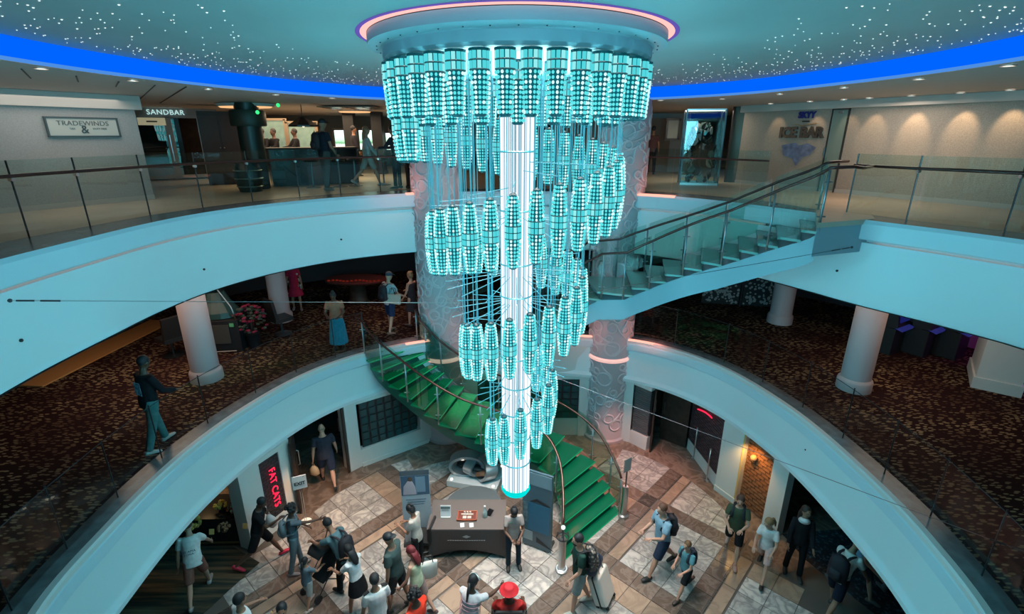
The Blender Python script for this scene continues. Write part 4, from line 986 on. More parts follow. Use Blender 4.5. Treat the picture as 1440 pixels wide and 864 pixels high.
t = thing('carrier_bag', 'tan plastic carrier bag in the left hand of the man entering the doorway', 'bag', c); b = MB(); b.loft([(0, 0, -.17), (.01, 0, -.13), (0, 0, .02), (0, 0, .10)], [(.07, .05), (.13, .08), (.11, .07), (.04, .03)], n=9); b.build('bag_body', mat('tan_plastic', (0.5, 0.33, 0.2), 0.4), t, smooth=True)
b = MB(); b.tube([(-.03, 0, .09), (0, 0, .2), (.03, 0, .09)], .006, 5); b.build('handle', MATS['tan_plastic'], t)
p = person(at(492, 832, 0), 60, 1.74, 'man in teal T-shirt with large black backpack bending over the pushchair', 'tan', ((0.09, 0.17, 0.20), 'short'), (BLK, 'long'), (BLK, 'short'), lean=32, legs=((12, 6), (-16, 8)), arms=((45, 12, 30), (45, 12, 30)), head=(0, 20))
backpack(p, (0.012, 0.013, 0.02), 'large black backpack of the man bending over the pushchair', size=1.12)
p = person(at(508, 864, 0), 62, 1.62, 'woman in white top and short black skirt with long dark hair beside the pushchair', 'tan', ((0.62, 0.64, 0.66), 'short'), (BLK, 'skirt'), (BLK, 'long'), (0.5, .48, .45), 8, ((14, 6), (-16, 14)), ((35, 10, 45), (35, 10, 45)), (0, 20), fem=True)
p = person(at(437, 852, 0), -20, 1.15, 'small child with dark hair in a grey blue top and pale shorts', 'tan', ((0.11, 0.16, 0.20), 'short'), ((0.30, 0.32, 0.32), 'shorts'), (BLK, 'pony'), (0.4, .35, .35), 5, ((12, 5), (-12, 12)), ((20, 14, 20), (40, 14, 40)), (0, 0), vox=.014)
# pushchair
x, y = G(455, 828, 0)
t = thing('pushchair', 'black folding pushchair between the child and the couple', 'pushchair', (x, y, 0.01), R_(-30))
b = MB(); b.loft([(0, -.10, .30), (0, .12, .36), (0, .26, .62), (0, .30, .85)], [(.17, .05), (.19, .07), (.19, .05), (.16, .03)], n=10); b.build('seat', mat('black_fabric', (0.015, 0.015, 0.018), 0.9), t, smooth=True)
b = MB(); b.loft([(0, .30, .86), (0, .16, .97), (0, -.02, .96), (0, -.12, .88)], [(.18, .03), (.21, .035), (.20, .03), (.17, .02)], n=10); b.build('hood', MATS['black_fabric'], t, smooth=True)
b = MB()
for sd in (-.2, .2): b.tube([(sd, .42, 1.0), (sd, .22, .6), (sd, -.28, .09)], .012, 6); b.tube([(sd, .0, .35), (sd, .28, .09)], .012, 6)
b.tube([(-.2, .42, 1.0), (.2, .42, 1.0)], .014, 6); b.build('frame', M_DSTEEL, t)
for sd in (-.2, .2):
    for yy in (-.28, .28): b = MB(); b.tube([(sd-.02, yy, .085), (sd+.02, yy, .085)], .085, 14); b.build('wheel', M_DARK, t)
p = person(at(360, 950, 0), -35, 1.78, 'uniformed man in white shirt at the lower left edge holding a yellow strap', 'tan', ((0.72, 0.72, 0.72), 'short'), (BLK, 'long'), (BLK, 'short'), arms=((35, 25, 40), (40, 20, 50)), head=(0, 5))
c = world(p, p['off']+Vector((.22, .34, .28)))
t = thing('yellow_strap', 'thin yellow strap hanging from the hand of the lower left uniformed man', 'strap', c); b = MB(); b.tube([(0, 0, 0), (.03, .02, -.15), (-.02, .03, -.34), (.03, .02, -.5)], .012, 6); b.build('webbing', mat('yellow_webbing', (0.7, 0.5, 0.12), 0.6), t)
p = person(at(417, 962, 0), 200, 1.75, 'dark haired person cut off at the bottom edge below the child', 'tan', ((0.05, 0.05, 0.06), 'short'), (BLK, 'long'), (BLK, 'short'))
p = person(at(538, 918, 0), 35, 1.76, 'uniformed officer in white shirt with black shoulder boards near the bottom', 'tan', ((0.74, 0.74, 0.74), 'short'), (BLK, 'long'), (BLK, 'short'), head=(-30, 5))
for sd in (-1, 1):
    b = MB(); b.box((0, 0, 0), (.10, .055, .012)); o = b.build('shoulder_board', M_DARK, p['root'], loc=p['off']+Vector((sd*.155, -.0, .515))); o.rotation_euler = (0, R_(sd*18), 0)
p = person(at(561, 856, 0), 75, 1.80, 'tall man in dark grey green T-shirt and dark cap facing left', 'tan', ((0.045, 0.075, 0.075), 'short'), ((0.02, 0.025, 0.03), 'shorts'), ((0.015, 0.02, 0.025), 'capback'), (0.03, .03, .03), 3, ((10, 4), (-12, 8)), ((-5, 12, 12), (15, 10, 30)), (0, 15), build=1.08)
p = person(at(590, 866, 0), 70, 1.64, 'woman with dark red hair in a pale yellow sleeveless top', 'fair', ((0.60, 0.62, 0.42), 'tank'), ((0.33, 0.22, 0.2), 'shorts'), ((0.15, 0.015, 0.02), 'long'), (0.1, .05, .05), 4, ((12, 5), (-14, 12)), ((10, 14, 25), (10, 14, 25)), (0, 15), fem=True)
c = world(p, p['off']+Vector((.24, -.10, .05)))
t = thing('tote_bag', 'white tote bag with black straps on the red haired woman', 'bag', c, R_(20)); b = MB(); b.loft([(0, 0, -.19), (0, 0, -.17), (0, 0, .12), (0, 0, .17)], [(.14, .04), (.17, .06), (.18, .05), (.18, .03)], n=12); b.build('bag_body', mat('white_canvas', (0.66, 0.64, 0.6), 0.8), t, smooth=True)
for sd in (-.05, .05): b = MB(); b.tube([(-.1, sd*.5, .16), (-.06, sd, .36), (.06, sd, .36), (.1, sd*.5, .16)], .009, 5); b.build('handle', M_DARK, t)
p = person(at(592, 938, 0), 60, 1.70, 'person in a bright orange red blouse with short curly hair at the bottom', 'brown', ((0.72, 0.045, 0.02), 'long'), (BLK, 'long'), (BLK, 'curly'), build=1.2, head=(20, 15), arms=((25, 14, 40), (20, 14, 35)), fem=True)
# --- desk staff
p = person(at(590, 800, 0), 70, 1.62, 'desk assistant with hair bun and grey shirt at the left end of the desk', 'tan', ((0.42, 0.40, 0.37), 'short'), (BLK, 'long'), (BLK, 'bun'), lean=6, arms=((12, 8, 105), (14, 8, 70)), head=(0, 25), fem=True)
p = person(at(722, 797, 0), 188, 1.64, 'attendant in grey uniform shirt and dark trousers standing right of the desk', 'brown', ((0.36, 0.32, 0.31), 'short'), ((0.015, 0.03, 0.045), 'long'), ((0.02, .015, .015), 'bun'), lean=4, arms=((18, 10, 62, 28), (18, 10, 62, 28)), head=(0, 38), fem=True)
b = MB(); b.box((0, 0, 0), (.055, .006, .02)); b.build('name_badge', mat('badge_green', (0.1, .35, .25), .4), p['root'], loc=p['off']+Vector((.07, .135, .38)))
# --- bottom centre
p = person(at(662, 925, 0), -30, 1.74, 'woman with white headband and striped white shirt pushing the wheelchair', 'brown', ((0.62, 0.58, 0.60), 'short'), ((0.5, 0.03, 0.05), 'skirt'), (BLK, 'braid'), lean=10, arms=((30, 12, 30), (62, 14, 20)), head=(-10, 15), fem=True, build=1.1)
b = MB(); hb = p['hc']; b.tube([hb+Vector((.088*math.cos(a), .03, .088*math.sin(a)+.02)) for a in [PI*i/12 for i in range(13)]], .013, 6); b.build('headband', mat('white_band', (.8, .8, .8), .5), p['root'])
for k in range(6):
    z = .02+k*.075; b = MB(); q = [(0.152+.02*math.sin(k))*1.0, .116]; b.tube([p['off']+p['U']*z+Vector((.183*math.cos(2*PI*i/20), .138*math.sin(2*PI*i/20), 0)) for i in range(20)], .006, 4, closed=True); b.build('stripe', mat('pink_stripe', (.45, .25, .3), .8), p['root'])
x, y = G(716, 905, 0)
t = thing('wheelchair', 'black wheelchair carrying the person in the red hat', 'wheelchair', (x, y, 0.01), R_(0)); 
for sd in (-1, 1):
    b = MB(); b.tube([(sd*.30, .29*math.cos(2*PI*i/24), .30+.29*math.sin(2*PI*i/24)) for i in range(24)], .016, 6, closed=True)
    for i in range(8): b.tube([(sd*.30, 0, .30), (sd*.30, .28*math.cos(2*PI*i/8), .30+.28*math.sin(2*PI*i/8))], .006, 4)
    b.build('wheel', M_DARK, t)
    b = MB(); b.tube([(sd*.24, -.2, .95), (sd*.24, -.18, .5), (sd*.24, .28, .48), (sd*.24, .36, .12)], .014, 6); b.tube([(sd*.24, -.2, .95), (sd*.24, -.32, .97)], .018, 6); b.tube([(sd*.25, -.15, .72), (sd*.25, .2, .72)], .02, 6); b.build('frame', M_DARK, t)
    b = MB(); b.tube([(sd*.24-.015, .34, .07), (sd*.24+.015, .34, .07)], .07, 12); b.build('caster', M_DARK, t)
b = MB(); b.box((0, .03, .50), (.44, .42, .05)); b.build('seat', mat('black_vinyl', (.02, .02, .022), .4), t); b = MB(); b.box((0, -.19, .74), (.44, .04, .44)); b.build('backrest', MATS['black_vinyl'], t)
p = person((x, y-.02, .01), 0, 1.66, 'person in red shirt and red hat seated in the wheelchair', 'brown', ((0.62, 0.04, 0.035), 'short'), ((0.05, 0.02, 0.03), 'long'), (BLK, 'short'), legs=((82, 78), (82, 78)), arms=((25, 22, 50), (25, 22, 50)), build=1.18, face=False)
b = MB(); h_ = p['hc']; b.lathe([(0.165, .05), (0.16, .06), (.10, .07), (.095, .12), (.06, .14)], (h_.x, h_.y, h_.z), 20); b.build('hat', mat('red_straw', (.75, .02, .03), .7), p['root'], smooth=True)
# --- right part
p = person(at(812, 856, 0), 100, 1.80, 'bearded man in dark green shirt and grey shorts with luggage left of centre', 'fair', ((0.015, 0.05, 0.04), 'short'), ((0.25, 0.29, 0.29), 'shorts'), (BLK, 'short'), (0.42, 0.40, 0.36), 3, ((12, 5), (-14, 8)), ((10, 10, 30), (-15, 15, 10)), (0, 8))
b = MB(); b.ball(p['hc']+Vector((0, .045, -.075)), (.056, .052, .05), 10, 6); b.build('beard', MATS['hair_010101'] if 'hair_010101' in MATS else M_DARK, p['root'], smooth=True)
m, N, L = newmat('patterned_pack'); bb = N['Principled BSDF']; n = N.new('ShaderNodeTexVoronoi'); n.inputs['Scale'].default_value = 18; tc = N.new('ShaderNodeTexCoord'); L.new(tc.outputs['Object'], n.inputs['Vector'])
r = N.new('ShaderNodeValToRGB'); r.color_ramp.elements[0].position = .3; r.color_ramp.elements[1].position = .5; r.color_ramp.elements[0].color = (.28, .24, .2, 1); r.color_ramp.elements[1].color = (.02, .02, .025, 1); L.new(n.outputs['Distance'], r.inputs[0]); L.new(r.outputs[0], bb.inputs['Base Color'])
backpack(p, (0.02, 0.02, 0.025), 'dark backpack with pale leaf pattern on the bearded man', m, 1.1)
x, y = G(853, 848, 0)
t = thing('suitcase', 'white hard shell suitcase with navy bag strapped on top', 'suitcase', (x, y, 0.0), R_(35)); t.rotation_euler = (R_(-20), 0, R_(60))
b = MB(); b.box((0, 0, .40), (.46, .27, .64)); o = b.build('shell', mat('white_shell', (.68, .66, .62), .3), t); md = o.modifiers.new('b', 'BEVEL'); md.width = .05; md.segments = 3
b = MB(); b.box((0, 0, .40), (.472, .03, .652)); b.build('zip_band', M_DARK, t)
for i in range(4):
    b = MB(); b.tube([(-.015, 0, 0), (.015, 0, 0)], .032, 10); b.build('wheel', M_DARK, t, loc=((-.18, .18)[i % 2], (-.1, .1)[i//2], .045))
b = MB(); b.tube([(-.09, -.1, .7), (-.09, -.1, 1.02), (.09, -.1, 1.02), (.09, -.1, .7)], .010, 6); b.build('pull_handle', M_STEEL, t)
t2 = thing('duffel_bag', 'navy duffel bag lying on top of the white suitcase', 'bag', t.matrix_basis @ Vector((0, 0.02, .84)), 0); t2.rotation_euler = t.rotation_euler
b = MB(); b.loft([(-.24, 0, 0), (-.2, 0, 0), (.2, 0, 0), (.24, 0, 0)], [(.06, .06), (.115, .11), (.115, .11), (.06, .06)], xax=(0, 1, 0), n=12); b.build('bag_body', mat('navy_nylon', (.015, .03, .07), .6), t2, smooth=True)
b = MB(); b.tube([(-.1, 0, .1), (0, 0, .18), (.1, 0, .1)], .010, 5); b.build('handle', M_DARK, t2)
p = person(at(926, 804, 0), 108, 1.80, 'man in light blue T-shirt and navy shorts walking left with black backpack', 'fair', ((0.22, 0.36, 0.47), 'short'), ((0.02, 0.035, 0.07), 'shorts'), ((0.12, 0.05, 0.03), 'short'), (0.012, .012, .015), 6, ((24, 5), (-24, 18)), ((25, 10, 75), (10, 12, 60)), (0, 5), build=1.08)
backpack(p, BLK, 'black backpack of the man in the light blue T-shirt')
p = person(at(960, 835, 0), 120, 1.38, 'boy in teal T-shirt and black shorts walking left behind the blue T-shirt man', 'fair', ((0.10, 0.26, 0.31), 'short'), ((0.01, .012, .015), 'shorts'), ((0.16, 0.08, 0.035), 'short'), (0.05, .035, .03), 5, ((26, 5), (-24, 20)), ((20, 12, 60), (0, 12, 50)), (0, 5), vox=.015)
backpack(p, (0.01, .015, .035), 'small navy backpack worn by the boy in teal', size=.9)
p = person(at(1027, 785, 0), 150, 1.72, 'woman in olive T-shirt and black shorts walking by the lit brick niche', 'fair', ((0.055, 0.075, 0.045), 'short'), ((0.01, .01, .012), 'shorts'), ((0.07, 0.03, 0.02), 'pony'), (0.35, .2, .17), 4, ((20, 4), (-18, 35)), ((22, 12, 68, 25), (22, 12, 60, 25)), (0, 12), fem=True, build=1.08)
backpack(p, BLK, 'black backpack on the woman in the olive T-shirt', size=.9)
p = person(at(1070, 806, 0), 140, 1.58, 'girl in white top and pale pink shorts striding beside the right pilaster', 'fair', ((0.68, 0.64, 0.64), 'short'), ((0.55, 0.38, 0.36), 'shorts'), ((0.28, 0.15, 0.07), 'pony'), (0.02, .02, .02), 6, ((34, 4), (-26, 16)), ((20, 12, 55), (20, 12, 55)), (-30, 25), fem=True)
p = person(at(1113, 808, 0), 160, 1.72, 'person in a dark suit with open white collar in the black doorway', 'tan', ((0.012, 0.013, 0.018), 'long'), ((0.010, .010, .014), 'long'), ((0.04, .02, .015), 'long'), (0.02, .02, .02), 0, ((6, 2), (-6, 4)), ((10, 10, 20), (10, 10, 20)), (25, 0), fem=True)
b = MB(); b.loft([p['off']+Vector((0, .03, .47)), p['off']+Vector((0, .04, .50)), p['off']+Vector((0, .03, .525))], [(.11, .085), (.09, .08), (.065, .065)], n=12); b.build('collar', mat('white_collar', (.7, .7, .72), .6), p['root'], smooth=True)
p = person(at(1166, 862, 0), -62, 1.76, 'person in white shirt with large black backpack at the lower right', 'tan', ((0.66, 0.66, 0.64), 'short'), ((0.012, .015, .03), 'shorts'), ((0.03, .015, .01), 'curly'), (0.05, .04, .04), 28, ((22, 8), (-18, 20)), ((25, 14, 35), (15, 14, 20)), (-20, 25))
backpack(p, (0.008, .01, .018), 'large black backpack at the lower right on the white shirt', size=1.2)
p = person(at(1198, 838, 0), 210, 1.74, 'person in light blue T-shirt half hidden behind the lower right backpack', 'fair', ((0.16, 0.34, 0.52), 'short'), ((0.05, .07, .1), 'shorts'), ((0.05, .02, .015), 'short'), (.1, .1, .1), 5, walkA, ((30, 12, 60), (20, 12, 40)), (0, 15))
p = person(at(1256, 850, 0), 20, 1.68, 'person in patterned blue shirt cut off by the balcony edge lower right', 'brown', ((0.04, 0.12, 0.28), 'short'), ((0.2, .2, .2), 'long'), (BLK, 'short'), (.1, .1, .1), 5, walkB)
# --- casino deck
p = person(at(226, 629, 3.2), -25, 1.80, 'man in black printed hoodie and teal trousers on the left casino carpet', 'brown', ((0.012, 0.013, 0.018), 'long'), ((0.09, 0.24, 0.25), 'long'), (BLK, 'short'), (0.55, .58, .58), 4, ((14, 4), (-14, 6)), ((8, 8, 18), (22, 10, 45)), (10, 12), build=1.05)
b = MB(); b.box((0, 0, 0), (.17, .004, .24)); b.build('back_print', mat('hoodie_print', (.22, .36, .45), .8, noise=.8, scale=16), p['root'], loc=p['off']+Vector((0.04, -.135, .30)))
p = person(at(478, 490, 3.2), 190, 1.64, 'woman in orange brown blouse and long teal pleated skirt at the casino railing', 'brown', ((0.38, 0.16, 0.10), 'short'), ((0.02, 0.20, 0.30), 'longskirt'), (BLK, 'bun'), (0.02, .02, .02), 8, ((0, 0), (0, 0)), ((25, 14, 55, 22), (25, 14, 60, 22)), (5, 30), fem=True, build=1.15)
p = person(at(551, 468, 3.2), -35, 1.80, 'man in white T-shirt, dark cap and navy shorts with black backpack, casino deck', 'fair', ((0.45, 0.48, 0.50), 'short'), ((0.015, .03, .08), 'shorts'), ((0.03, .06, .09), 'cap'), (0.2, .13, .1), 2, ((8, 4), (-8, 8)), ((10, 10, 30), (25, 12, 40)), (-10, 10))
backpack(p, BLK, 'black backpack on the man in the cap on the casino deck')
c = world(p, p['off']+Vector((.24, -.06, .12))); t = thing('tote_bag', 'cream tote bag with dark edge hanging at the side of the man in the cap', 'bag', c, R_(-20)); b = MB(); b.box((0, 0, 0), (.40, .09, .27), taper=1.08); b.build('bag_body', mat('cream_canvas', (.5, .47, .4), .8), t)
for sd in (-.04, .04): b = MB(); b.tube([(-.1, sd, .13), (-.05, sd, .3), (.05, sd, .3), (.1, sd, .13)], .009, 5); b.build('handle', M_DARK, t)
p = person(at(582, 458, 3.2), 60, 1.66, 'woman with pinned blond hair and sleeveless dark dress beside the left scroll column', 'fair', ((0.04, 0.03, 0.035), 'tank'), ((0.03, .03, .03), 'dress'), ((0.25, .15, .08), 'bun'), (0.1, .06, .05), 0, ((5, 2), (-5, 2)), ((10, 10, 30), (20, 10, 60)), (0, 10), fem=True)
p = person(at(419, 436, 3.2), 200, 1.66, 'woman in red flowered dress on the far casino carpet', 'tan', ((0.42, 0.015, 0.05), 'short'), ((0.4, .01, .05), 'dress'), (BLK, 'short'), (0.3, .2, .2), 0, ((6, 2), (-6, 2)), fem=True)
b = MB(); rs = random.Random(2)
for i in range(14):
    a = rs.uniform(0, 2*PI); z = rs.uniform(-.35, .4); rr = .2 if z < 0 else .168; b.ball(p['off']+Vector((rr*math.cos(a), rr*.8*math.sin(a), z)), (.035, .035, .035), 6, 4)
b.build('flower_print', mat('white_petals', (.6, .5, .5), .8), p['root'])
# --- upper deck
p = person(at(462, 268, 7.1), -40, 1.82, 'tall man in black cap and dark polo shirt standing in the upper bar', 'tan', ((0.018, 0.022, 0.035), 'short'), ((0.10, 0.10, 0.10), 'long'), ((0.012, .012, .015), 'cap'), (0.2, .2, .2), 2, ((5, 2), (-6, 3)), ((5, 12, 15), (8, 14, 20)), (0, 3), build=1.1, vox=.02)
backpack(p, BLK, 'black backpack of the tall man in the upper bar')
p = person(at(520, 262, 7.1), -60, 1.70, 'woman in white shirt and pale shorts walking through the upper bar', 'fair', ((0.42, 0.44, 0.44), 'long'), ((0.36, 0.36, 0.34), 'shorts'), ((0.28, .15, .08), 'long'), (0.4, .4, .4), 2, walkB, ((-10, 12, 10), (20, 12, 15)), (0, 0), fem=True, vox=.02)
p = person(at(503, 248, 7.1), -60, 1.72, 'dark haired person just behind the woman in the white shirt in the upper bar', 'tan', ((0.03, 0.03, 0.04), 'long'), (BLK, 'long'), (BLK, 'short'), vox=.022)
p = person(at(560, 266, 7.1), 70, 1.66, 'dark clothed woman with long hair at the end of the upper bar railing', 'tan', ((0.03, 0.025, 0.035), 'long'), (BLK, 'long'), (BLK, 'long'), lean=6, arms=((35, 12, 50), (35, 12, 50)), fem=True, vox=.02)
p = person(at(575, 265, 7.1), -80, 1.72, 'person in black close to the left column on the upper deck', 'brown', ((0.015, 0.015, 0.02), 'long'), (BLK, 'long'), (BLK, 'short'), vox=.022)
p = person(at(914, 246, 7.1), -10, 1.72, 'person in dark clothes in the corridor right of the right scroll column', 'tan', ((0.10, 0.05, 0.05), 'short'), (BLK, 'long'), (BLK, 'short'), vox=.022)
for i, px in enumerate((376, 392, 421)):
    lab = ['leftmost of three dark seated figures at the upper bar, below the left screen', 'middle of three dark seated figures at the upper bar, between the two screens', 'rightmost of three dark seated figures at the upper bar, below the right screen'][i]
    x, y, _ = AY(px, 240, 17.3); p = person((x, y, 7.12), 170-20*i, 1.72, lab, 'brown', ((0.012, 0.012, 0.016), 'long'), (BLK, 'long'), (BLK, 'short'), legs=((82, 78), (82, 78)), arms=((35, 10, 50), (35, 10, 50)), vox=.024, lift=.25)

# ================================================================== lobby objects
def dv(p, q): return Vector((q[0]-p[0], q[1]-p[1]))
# desk with draped cover
x0, y0 = G(600, 745, 0.78); x1, y1 = G(711, 748, 0.78); xb, yb = G(634, 703, 0.78); xc, yc = G(716, 710, 0.78)
M_COVER = mat('taupe_cloth', (0.13, 0.11, 0.105), 0.9); M_COVER2 = mat('dark_taupe_cloth', (0.075, 0.06, 0.058), 0.9)
cxx, cyy = (x0+x1)/2, (y0+yb)/2
t = thing('reception_desk', 'long desk under a fitted taupe cloth in front of the chandelier foot', 'desk', (cxx, cyy, 0)); W_ = x1-x0; D_ = (yb-y0)
b = MB(); b.box((0, 0, 0.765), (W_, D_, 0.03)); b.build('tabletop', M_COVER, t)
rows = []
for j, z in enumerate((0.75, 0.45, 0.2, 0.05)):
    r = []; 
    for i in range(25):
        f = i/24; lift_ = 0.14*math.sin(PI*f)**1.0 if j == 3 else (0.05*math.sin(PI*f) if j == 2 else 0)
        pull = 0.05*math.sin(PI*f)*(j/3)
        r.append((-W_/2+W_*f*1.0, -D_/2-0.0+pull, z+lift_))
    rows.append(r)
b = MB(); b.grid(rows); 
for sx in (-1, 1): b.grid([[(sx*W_/2, -D_/2, 0.75), (sx*W_/2, D_/2, 0.75)], [(sx*W_/2, -D_/2, 0.05), (sx*W_/2, D_/2, 0.05)]])
b.grid([[(-W_/2, D_/2, 0.75), (W_/2, D_/2, 0.75)], [(-W_/2, D_/2, 0.05), (W_/2, D_/2, 0.05)]]); b.build('cloth_skirt', M_COVER2, t)
for sx in (-1, 1):
    for sy in (-1, 1): b = MB(); b.box((sx*(W_/2-.06), sy*(D_/2-.06), .375), (.05, .05, .75)); b.build('leg', M_DSTEEL, t)
b = MB(); b.add([(-.09, -D_/2-.012, .60), (0, -D_/2-.012, .56), (.09, -D_/2-.012, .60), (0, -D_/2-.012, .64)], [(0, 1, 2, 3)]); b.build('diamond_emblem', mat('silver_print', (.35, .34, .34), .5), t)
b = MB()
for k in range(16): b.box((-.38+k*.05, -D_/2-.013+.008, .50), (.035, .004, .012))
b.build('printed_line', MATS['silver_print'], t)
b = MB(); b.lathe([(0.62, 0), (0.62, 0.05), (0.60, 0.055)], n=32); b.build('round_back_shelf', mat('slate_top', (.08, .10, .11), .4), t, loc=(.10, D_/2-.10, .69))
def ondesk(px, py, z=.785): x, y = G(px, py, z); return (x, y, z)
t = thing('table_sign', 'upright white notice holder at the left of the desk', 'sign', ondesk(627, 726)); b = MB(); b.box((0, 0, .13), (.22, .02, .25), mtx=Matrix.Rotation(R_(-12), 4, 'X')); b.build('card', mat('card_white', (.62, .64, .66), .5), t)
b = MB(); b.box((0, -.014, .225), (.20, .004, .04), mtx=Matrix.Rotation(R_(-12), 4, 'X')); b.build('picture_strip', mat('card_dark', (.05, .09, .09), .5), t); b = MB(); b.box((0, 0, .008), (.2, .12, .012)); b.build('foot', MATS['card_white'], t)
b = MB()
for k in range(5): b.box((0, -.012-.0+0.006*k*.3, .17-k*.028), (.15, .003, .008), mtx=Matrix.Rotation(R_(-12), 4, 'X'))
b.build('text_lines', mat('grey_text', (.2, .22, .25), .6), t)
t = thing('display_tray', 'orange brown framed tray with small discs and cards on the desk', 'tray', ondesk(657, 727)); 
b = MB(); b.box((0, 0, .012), (.40, .26, .02)); b.build('tray_base', mat('dark_red_felt', (.16, .04, .03), .9), t)
for a, s in (((0, .13, .025), (.42, .02, .03)), ((0, -.13, .025), (.42, .02, .03)), ((.2, 0, .025), (.02, .28, .03)), ((-.2, 0, .025), (.02, .28, .03))): b = MB(); b.box(a, s); b.build('frame_bar', mat('orange_wood', (.40, .10, .05), .5), t)
for a, s in (((-.05, -.05, .03), (.08, .08, .01)), ((.05, -.05, .03), (.08, .07, .01)), ((0, .04, .03), (.26, .03, .012))): b = MB(); b.box(a, s); b.build('card', mat('cream_card', (.55, .5, .45), .5), t)
for a in ((0, .09), (.06, .09), (-.06, .09)): b = MB(); b.lathe([(.022, 0), (.022, .03), (.015, .034)], (a[0], a[1], .022), 12); b.build('disc', MATS['cream_card'], t)
for px, lab in ((650, 'left of two small white leaflets lying on the desk front'), (663, 'right of two small white leaflets lying on the desk front')):
    t = thing('leaflet', lab, 'leaflet', ondesk(px, 739)); b = MB(); b.box((0, 0, .003), (.085, .12, .005), R_(8)); b.build('sheet', MATS['card_white'], t)
t = thing('bottle_stand', 'glass bottle with leaning dark leaflet at the right of the desk', 'bottle', ondesk(682, 727)); b = MB(); b.lathe([(.045, 0), (.05, .02), (.05, .13), (.025, .18), (.018, .24), (.02, .25)], n=16); b.build('bottle_body', mat('pale_bottle', (.32, .42, .42), .15), t, smooth=True)
b = MB(); b.lathe([(.022, .25), (.022, .28)], n=10); b.build('cap', MATS['card_white'], t); b = MB(); b.box((.10, .03, .09), (.11, .02, .18), mtx=Matrix.Rotation(R_(28), 4, 'Y')); b.build('leaflet', M_DARK, t)
t = thing('chair', 'low dark chair tucked at the left end of the desk', 'chair', (*G(598, 778, 0), 0), R_(80))
b = MB(); b.box((0, 0, .45), (.42, .42, .06)); b.build('seat', MATS['black_vinyl'], t); b = MB(); b.box((0, -.2, .68), (.40, .04, .34)); b.build('backrest', MATS['black_vinyl'], t)
for sx in (-.18, .18):
    for sy in (-.18, .18): b = MB(); b.tube([(sx, sy, 0), (sx, sy, .43)], .012, 6); b.build('leg', M_DSTEEL, t)
# banner left
bx, by = G(590, 765, 0)
t = thing('rollup_banner', 'roll up banner with photo of a person by the sea, left of the desk', 'banner', (bx, by, 0), R_(6)); top = AY(588, 662, by)[2]
b = MB(); b.box((0, 0, top/2), (.60, .02, top-.08)); b.build('banner_sheet', mat('banner_white', (.42, .44, .48), .5), t); b = MB(); b.box((0, 0, .04), (.66, .16, .08)); b.build('base', M_DSTEEL, t)
b = MB(); b.box((0, -.014, top-.05), (.60, .008, .12)); b.build('header', mat('banner_grey', (.08, .10, .12), .5), t)
b = MB(); b.box((0, -.014, top-.36), (.58, .006, .48)); b.build('photo', mat('banner_sea', (.06, .11, .17), .4), t)
b = MB(); b.box((.12, -.019, top-.34), (.18, .004, .38)); b.box((.02, -.019, top-.36), (.02, .004, .44)); b.build('photo_sky', mat('banner_sky', (.20, .28, .36), .4), t)
b = MB(); b.ball((-.10, -.02, top-.20), (.05, .008, .06), 10, 8); b.build('photo_head', SK['brown'], t); b = MB(); b.loft([(-.10, -.02, top-.25), (-.12, -.02, top-.38), (-.12, -.02, top-.58)], [(.05, .006), (.12, .008), (.14, .006)], n=10); b.build('photo_shirt', mat('banner_pink', (.5, .38, .42), .6), t)
b = MB()
for k in range(3): b.box((0, -.014, top-.72-.06*k), (.42-.05*k, .004, .018))
b.build('text_lines', mat('banner_text', (.12, .14, .2), .6), t)
# display boards right of the attendant
pa, pb = G(735, 764, 0), G(775, 779, 0); d = dv(pa, pb); rz = math.atan2(d.y, d.x); Lb = d.length; mid = ((pa[0]+pb[0])/2, (pa[1]+pb[1])/2)
tp = AY(776, 671, pb[1])[2]
t = thing('display_board', 'tall free standing board with blue sea pictures and pale header, right of the attendant', 'board', (mid[0], mid[1], 0), rz)
b = MB(); b.box((0, 0, tp/2+.02), (Lb, .05, tp-.04)); b.build('board_body', mat('board_slate', (.06, .11, .14), .35), t)
b = MB(); b.box((.03, -.03, tp-.18), (Lb-.1, .012, .30)); b.build('header', mat('board_header', (.17, .24, .28), .4), t)
b = MB(); b.box((.04, -.03, tp*.42), (Lb*.74, .010, tp*.36)); b.build('sea_picture', mat('sea_blue', (.015, .13, .22), .4), t)
b = MB(); b.box((-Lb*.38, -.03, tp*.46), (Lb*.2, .010, tp*.26)); b.build('side_picture', mat('board_pic', (.09, .14, .16), .4, noise=.6, scale=12), t)
b = MB(); b.box((-Lb*.3, -.032, tp*.16), (Lb*.32, .010, tp*.12)); b.build('text_panel', mat('board_panel', (.25, .34, .37), .4), t)
b = MB(); b.loft([(-.15, -.036, tp*.62), (.0, -.036, tp*.655), (.2, -.036, tp*.63), (.3, -.036, tp*.62)], [(.01, .004), (.035, .006), (.03, .006), (.01, .004)], xax=(0, 0, 1), n=8); b.build('ship_picture', M_DARK, t)
b = MB(); b.add([(.0, -.037, .34), (.42, -.037, .10), (.0, -.037, .20)], [(0, 1, 2)]); b.build('dark_wedge', M_DARK, t)
for k in (-1, 1): b = MB(); b.box((k*Lb*.4, .15, .03), (.05, .34, .05)); b.build('foot', M_DSTEEL, t)
